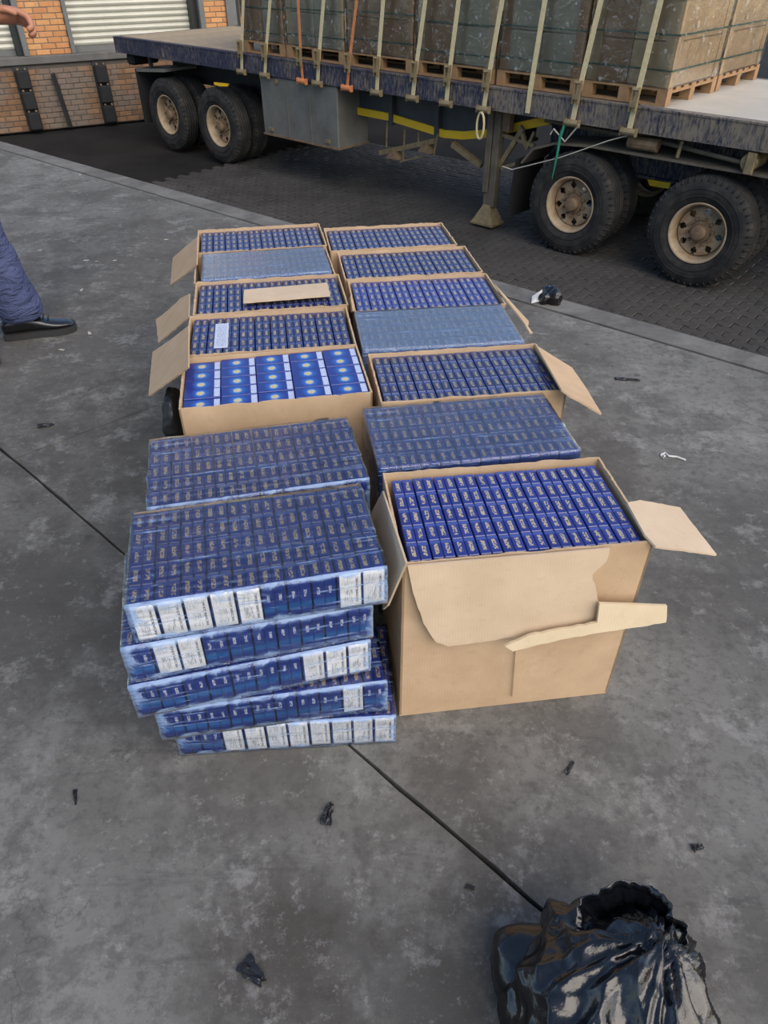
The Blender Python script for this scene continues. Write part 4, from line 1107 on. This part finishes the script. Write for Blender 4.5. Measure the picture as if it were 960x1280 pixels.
# ---------------------------------------------------------------- litter on the dock
def scrap(name, u, v, size, ang, mat, label, cat, seed, up=.4, asp=.4, n=9):
    c = hit(u, v); q = MB(); P = []
    for i in range(n + 1):
        for j in range(n + 1):
            x, y = (i / n - .5) * size, (j / n - .5) * size * asp * (1 - .5 * i / n)
            z = .0015 + abs(noise.noise(Vector((x * 40 / size * .05 + seed, y * 50 / size * .05, seed)))) * size * up + abs(noise.noise(Vector((i * .5, j * .6, seed)))) * size * up * .6
            x += .18 * size * noise.noise(Vector((i * .4, j * .4, seed + 3))); y += .18 * size * asp * noise.noise(Vector((i * .4, j * .4, seed + 8)))
            P.append((x, y, z))
    F = [(i * (n + 1) + j, (i + 1) * (n + 1) + j, (i + 1) * (n + 1) + j + 1, i * (n + 1) + j + 1) for i in range(n) for j in range(n)]
    o = q.poly(P, F).build(name, mat); o.location = (c.x, c.y, 0); o.rotation_euler = (0, 0, ang)
    md = o.modifiers.new('thick', 'SOLIDIFY'); md.thickness = .0012; md.offset = 1
    return tag(o, label, cat)
scrap('plastic_scrap', 410, 1018, .045, 1.35, 'scrap_black', 'small torn black plastic scrap in front of the twisted stack', 'litter', 1, .25, .5)
scrap('plastic_scrap', 317, 1217, .05, -.7, 'scrap_black', 'flat black plastic scrap lying on the oily stain', 'litter', 2, .12, .6)
scrap('plastic_scrap', 712, 960, .035, .9, 'scrap_black', 'thin black sliver on the concrete right of the floor joint', 'litter', 3, .15, .3)
scrap('plastic_scrap', 872, 1060, .022, .2, 'scrap_black', 'tiny black speck of plastic beyond the refuse bag', 'litter', 4, .3, .7)
scrap('plastic_scrap', 784, 475, .09, -.15, 'scrap_black', 'narrow black strip on the pale worn concrete near the kerb', 'litter', 5, .08, .25)
scrap('plastic_scrap', 95, 997, .03, -1.2, 'scrap_black', 'short black shred on the concrete by a brown stain', 'litter', 6, .15, .25)
scrap('plastic_scrap', 588, 1110, .016, -.4, 'joint_dark', 'dark chip beside the floor joint', 'litter', 7, .2, .6)
scrap('plastic_scrap', 57, 533, .05, .2, 'scrap_black', 'black shred beside the pale hairline floor joint', 'litter', 8, .2, .5)
t = thing('crumpled_wrapper', 'crumpled black and silver plastic wrapper at the kerb', 'litter', tuple(hit(685, 378)))
bag_body('wrapper_lump', (0, 0, .03), (.030, .022, .020), 4.0, .018, 26, 'bag_black', t, 4)
for dx, dy, a in ((-.055, .0, .3), (.03, .0, 1.9)):
    q = MB().poly([(-.03, -.012, .004), (.02, -.02, .012), (.035, .02, .05), (-.01, .025, .02)], [(0, 1, 2, 3)]); o = q.build('torn_corner', 'scrap_white' if dx < 0 else 'foil', t); o.location = (dx, dy, 0 if dx < 0 else .02); o.rotation_euler = (0, 0, a)
    md = o.modifiers.new('thick', 'SOLIDIFY'); md.thickness = .001
P = [hit(u, v, .004) for u, v in ((827, 567), (831, 570), (829, 573), (826, 569), (831, 566), (836, 570), (846, 571), (857, 575))]
tag(MB().tube(P, .0032, 6).build('plastic_tie', 'scrap_white'), 'looped white plastic tie lying on the open floor', 'litter')
for k, (u, v, sz_) in enumerate(((108, 326, .026), (144, 326, .02), (102, 363, .022), (112, 417, .028), (77, 438, .024), (121, 327, .013), (50, 313, .02), (100, 219, .025), (220, 240, .025), (208, 300, .02))):
    scrap('paper_fleck', u, v, sz_, k * .7, 'wire_pale', 'tiny pale paper fleck on the concrete near the black shoe', 'litter', 20 + k, .1, .5)['group'] = 'paper flecks on the dock'

# ---------------------------------------------------------------- person at the edge of the view
base = hit(50, 417); FD = Vector((.94, .34, 0)).normalized(); LD = Vector((-FD.y, FD.x, 0))
pr_ = thing('person', 'person in blue uniform trousers and shiny black shoes, one hand raised', 'person', (base.x, base.y, 0), math.atan2(FD.y, FD.x))
def skin_obj(name, mat, nodes, edges, parent, sub=2, root=0, wr=0.0):
    me = bpy.data.meshes.new(name); me.from_pydata([n_[0] for n_ in nodes], edges, [])
    o = bpy.data.objects.new(name, me); COL.objects.link(o); o.parent = parent
    sk = o.modifiers.new('skin', 'SKIN'); sk.use_smooth_shade = True
    for i, n_ in enumerate(nodes):
        r = n_[1]; me.skin_vertices[0].data[i].radius = r if isinstance(r, tuple) else (r, r)
    me.skin_vertices[0].data[root].use_root = True
    ss = o.modifiers.new('sub', 'SUBSURF'); ss.levels = sub; ss.render_levels = sub
    if wr:
        tx = bpy.data.textures.new(name + '_folds', 'CLOUDS'); tx.noise_scale = .09
        dm = o.modifiers.new('folds', 'DISPLACE'); dm.texture = tx; dm.strength = wr; dm.texture_coords = 'LOCAL'
    me.materials.append(M[mat]); return o
# local axes: x forward, y to the person's left; visible foot at x -.13..+.15
HX, HY = -.17, -.11          # hip centre
hx, hy, hz_ = HX, HY, .93
wrist = Vector((.172, .0, 1.10))
nod = [((hx, hy, .95), (.15, .12)), ((hx, hy, 1.12), (.14, .11)), ((hx + .01, hy, 1.33), (.17, .12)), ((hx + .01, hy, 1.47), (.09, .08)), ((hx + .03, hy, 1.55), .055), ((hx + .05, hy, 1.64), (.075, .09)), ((hx + .045, hy, 1.74), (.07, .085)),
       ((hx, hy + .19, 1.42), .062), ((hx + .0, hy + .24, 1.14), .048), ((wrist.x - .04, wrist.y, wrist.z + .005), .034), ((wrist.x + .03, wrist.y - .005, wrist.z), (.047, .035)), 
       ((hx, hy - .19, 1.42), .062), ((hx - .06, hy - .25, 1.14), .048), ((hx + .02, hy - .27, .90), .032), ((hx + .05, hy - .27, .82), (.034, .022)),
       ((hx, hy + .09, .88), .085), ((hx + .08, .0, .49), .055), ((-.07, 0, .12), .045), ((hx, hy - .09, .88), .085), ((hx - .02, hy - .13, .48), .055), ((hx - .16, hy - .13, .12), .045)]
edg = [(0, 1), (1, 2), (2, 3), (3, 4), (4, 5), (5, 6), (2, 7), (7, 8), (8, 9), (9, 10), (2, 11), (11, 12), (12, 13), (13, 14), (0, 15), (15, 16), (16, 17), (0, 18), (18, 19), (19, 20)]
# fingers: right-hand end of the forearm in view, lightly curled
def fingers(pi, c, fw, dn, sd, curl):
    for k in range(4):
        off = sd * (.026 - .0175 * k); ln = (.040, .044, .041, .033)[k]
        p0 = c + fw * .040 + off; a = len(nod)
        nod.append((tuple(p0), .0122)); p1 = p0 + fw * ln * .8 + dn * ln * .5 * curl
        nod.append((tuple(p1), .0115)); p2 = p1 + fw * ln * .15 + dn * ln * .8 * curl
        nod.append((tuple(p2), .0105)); p3 = p2 - fw * ln * .45 + dn * ln * .25 * curl
        nod.append((tuple(p3), .0078)); edg.extend([(pi, a), (a, a + 1), (a + 1, a + 2), (a + 2, a + 3)])
    a = len(nod); p0 = c + sd * .035 - fw * .02; nod.append((tuple(p0), .0125)); p1 = p0 + fw * .035 + sd * .012 + dn * .012; nod.append((tuple(p1), .011)); p2 = p1 + fw * .028 + dn * .008 - sd * .01; nod.append((tuple(p2), .009))
    edg.extend([(pi, a), (a, a + 1), (a + 1, a + 2)])
fingers(10, Vector(nod[10][0]), Vector((1, 0, -.05)).normalized(), Vector((0, -.55, -.8)).normalized(), Vector((0, -.8, .6)).normalized(), 1.0)
fingers(14, Vector(nod[14][0]), Vector((.15, 0, -1)).normalized(), Vector((.8, .5, 0)).normalized(), Vector((.9, .1, 0)).normalized(), .6)
body = skin_obj('body', 'skin', nod, edg, pr_)
tr = [((hx, hy, .98), (.175, .14)), ((hx, hy, .88), (.18, .145)), ((hx, hy + .09, .84), .115), ((hx + .08, .0, .50), .094), ((hx + .07, 0, .46), .090), ((-.062, 0, .22), .088), ((-.045, 0, .14), .094), ((-.035, 0, .055), .092),
      ((hx, hy - .09, .84), .115), ((hx - .02, hy - .13, .48), .092), ((hx - .15, hy - .13, .2), .086), ((hx - .16, hy - .13, .065), .085)]
skin_obj('trousers', 'trouser_blue', tr, [(0, 1), (1, 2), (2, 3), (3, 4), (4, 5), (5, 6), (6, 7), (1, 8), (8, 9), (9, 10), (10, 11)], pr_, 3, wr=.022)
sh = [((hx, hy, .96), (.18, .145)), ((hx, hy, 1.12), (.17, .135)), ((hx + .01, hy, 1.33), (.195, .14)), ((hx + .01, hy, 1.46), (.10, .09)), ((hx, hy + .20, 1.42), .085), ((hx, hy + .235, 1.24), .072), ((hx, hy - .20, 1.42), .085), ((hx - .045, hy - .245, 1.24), .072)]
skin_obj('shirt', 'trouser_blue', sh, [(0, 1), (1, 2), (2, 3), (2, 4), (4, 5), (2, 6), (6, 7)], pr_, 2, wr=.012)
pk = MB().box((-.165, -.112, .40), (-.02, -.092, .60)).build('cargo_pocket', 'trouser_blue', pr_, bevel=.008)
MB().box((-.168, -.117, .55), (-.017, -.109, .605)).build('pocket_flap', 'trouser_blue', pk, bevel=.003)
# head details
fx = hx + .05
skin_obj('nose', 'skin', [((fx + .085, hy, 1.68), .010), ((fx + .106, hy, 1.648), .014), ((fx + .095, hy, 1.638), .012)], [(0, 1), (1, 2)], pr_, 1)
for sy in (-1, 1):
    MB().tube([(fx - .005, hy + sy * .078, 1.64), (fx - .012, hy + sy * .088, 1.66), (fx - .005, hy + sy * .086, 1.685)], [.008, .014, .009], 8).build('ear', 'skin', pr_, smooth=True)
    MB().lathe([(-.011, 0), (-.008, .008), (0, .011), (.008, .008), (.011, 0)], 12, 'Y', (fx + .078, hy + sy * .032, 1.685)).build('eye', 'hair_black', pr_, smooth=True)
MB().tube([(fx + .088, hy - .022, 1.612), (fx + .094, hy, 1.610), (fx + .088, hy + .022, 1.612)], [.003, .006, .003], 8).build('mouth', 'hub_rust', pr_)
cap = MB().lathe([(1.70, .103), (1.74, .106), (1.79, .09), (1.82, .05), (1.828, 0)], 24, 'Z', (fx - .005, hy, 0)).build('cap', 'trouser_blue', pr_, smooth=True)
MB().slab([(fx + .08, hy - .07, 1.715), (fx + .15, hy - .05, 1.70), (fx + .165, hy, 1.698), (fx + .15, hy + .05, 1.70), (fx + .08, hy + .07, 1.715)], .005).build('peak', 'trouser_blue', cap)
def shoe(ox, oy):
    secs = [(-.135, .028, .075), (-.125, .034, .085), (-.09, .038, .095), (-.05, .038, .098), (-.01, .039, .088), (.03, .044, .068), (.07, .049, .055), (.105, .046, .050), (.13, .036, .044), (.148, .018, .032)]
    q = MB(); n = 14; P = []
    for x, w, h in secs:
        for k in range(n):
            a = 2 * math.pi * k / n; cy, cz = math.cos(a), math.sin(a)
            P.append((ox + x, oy + w * (abs(cy) ** .7) * (1 if cy > 0 else -1), .022 + (h - .022) * (.5 + .5 * (abs(cz) ** .8) * (1 if cz > 0 else -1))))
    F = [(i * n + k, i * n + (k + 1) % n, (i + 1) * n + (k + 1) % n, (i + 1) * n + k) for i in range(len(secs) - 1) for k in range(n)] + [tuple(range(n)), tuple((len(secs) - 1) * n + k for k in range(n))]
    o = q.poly(P, F).build('shoe', 'leather_black', pr_, smooth=True); md = o.modifiers.new('sub', 'SUBSURF'); md.levels = 2; md.render_levels = 2
    ol = [(ox + x, oy + (w + .006) * s_) for s_ in (1, -1) for x, w, h in (secs if s_ > 0 else secs[::-1])]
    MB().slab([(x, y, .026) for x, y in ol], .025).build('sole', 'sole_black', o)
    for k in range(4):
        x = ox - .002 + k * .017; z = .094 - k * .0085
        MB().tube([(x, oy - .02, z - .005), (x + .004, oy, z + .002), (x, oy + .02, z - .005)], .0026, 6).build('lace', 'hair_black', o)
shoe(0, 0); shoe(hx - .12, hy - .13)
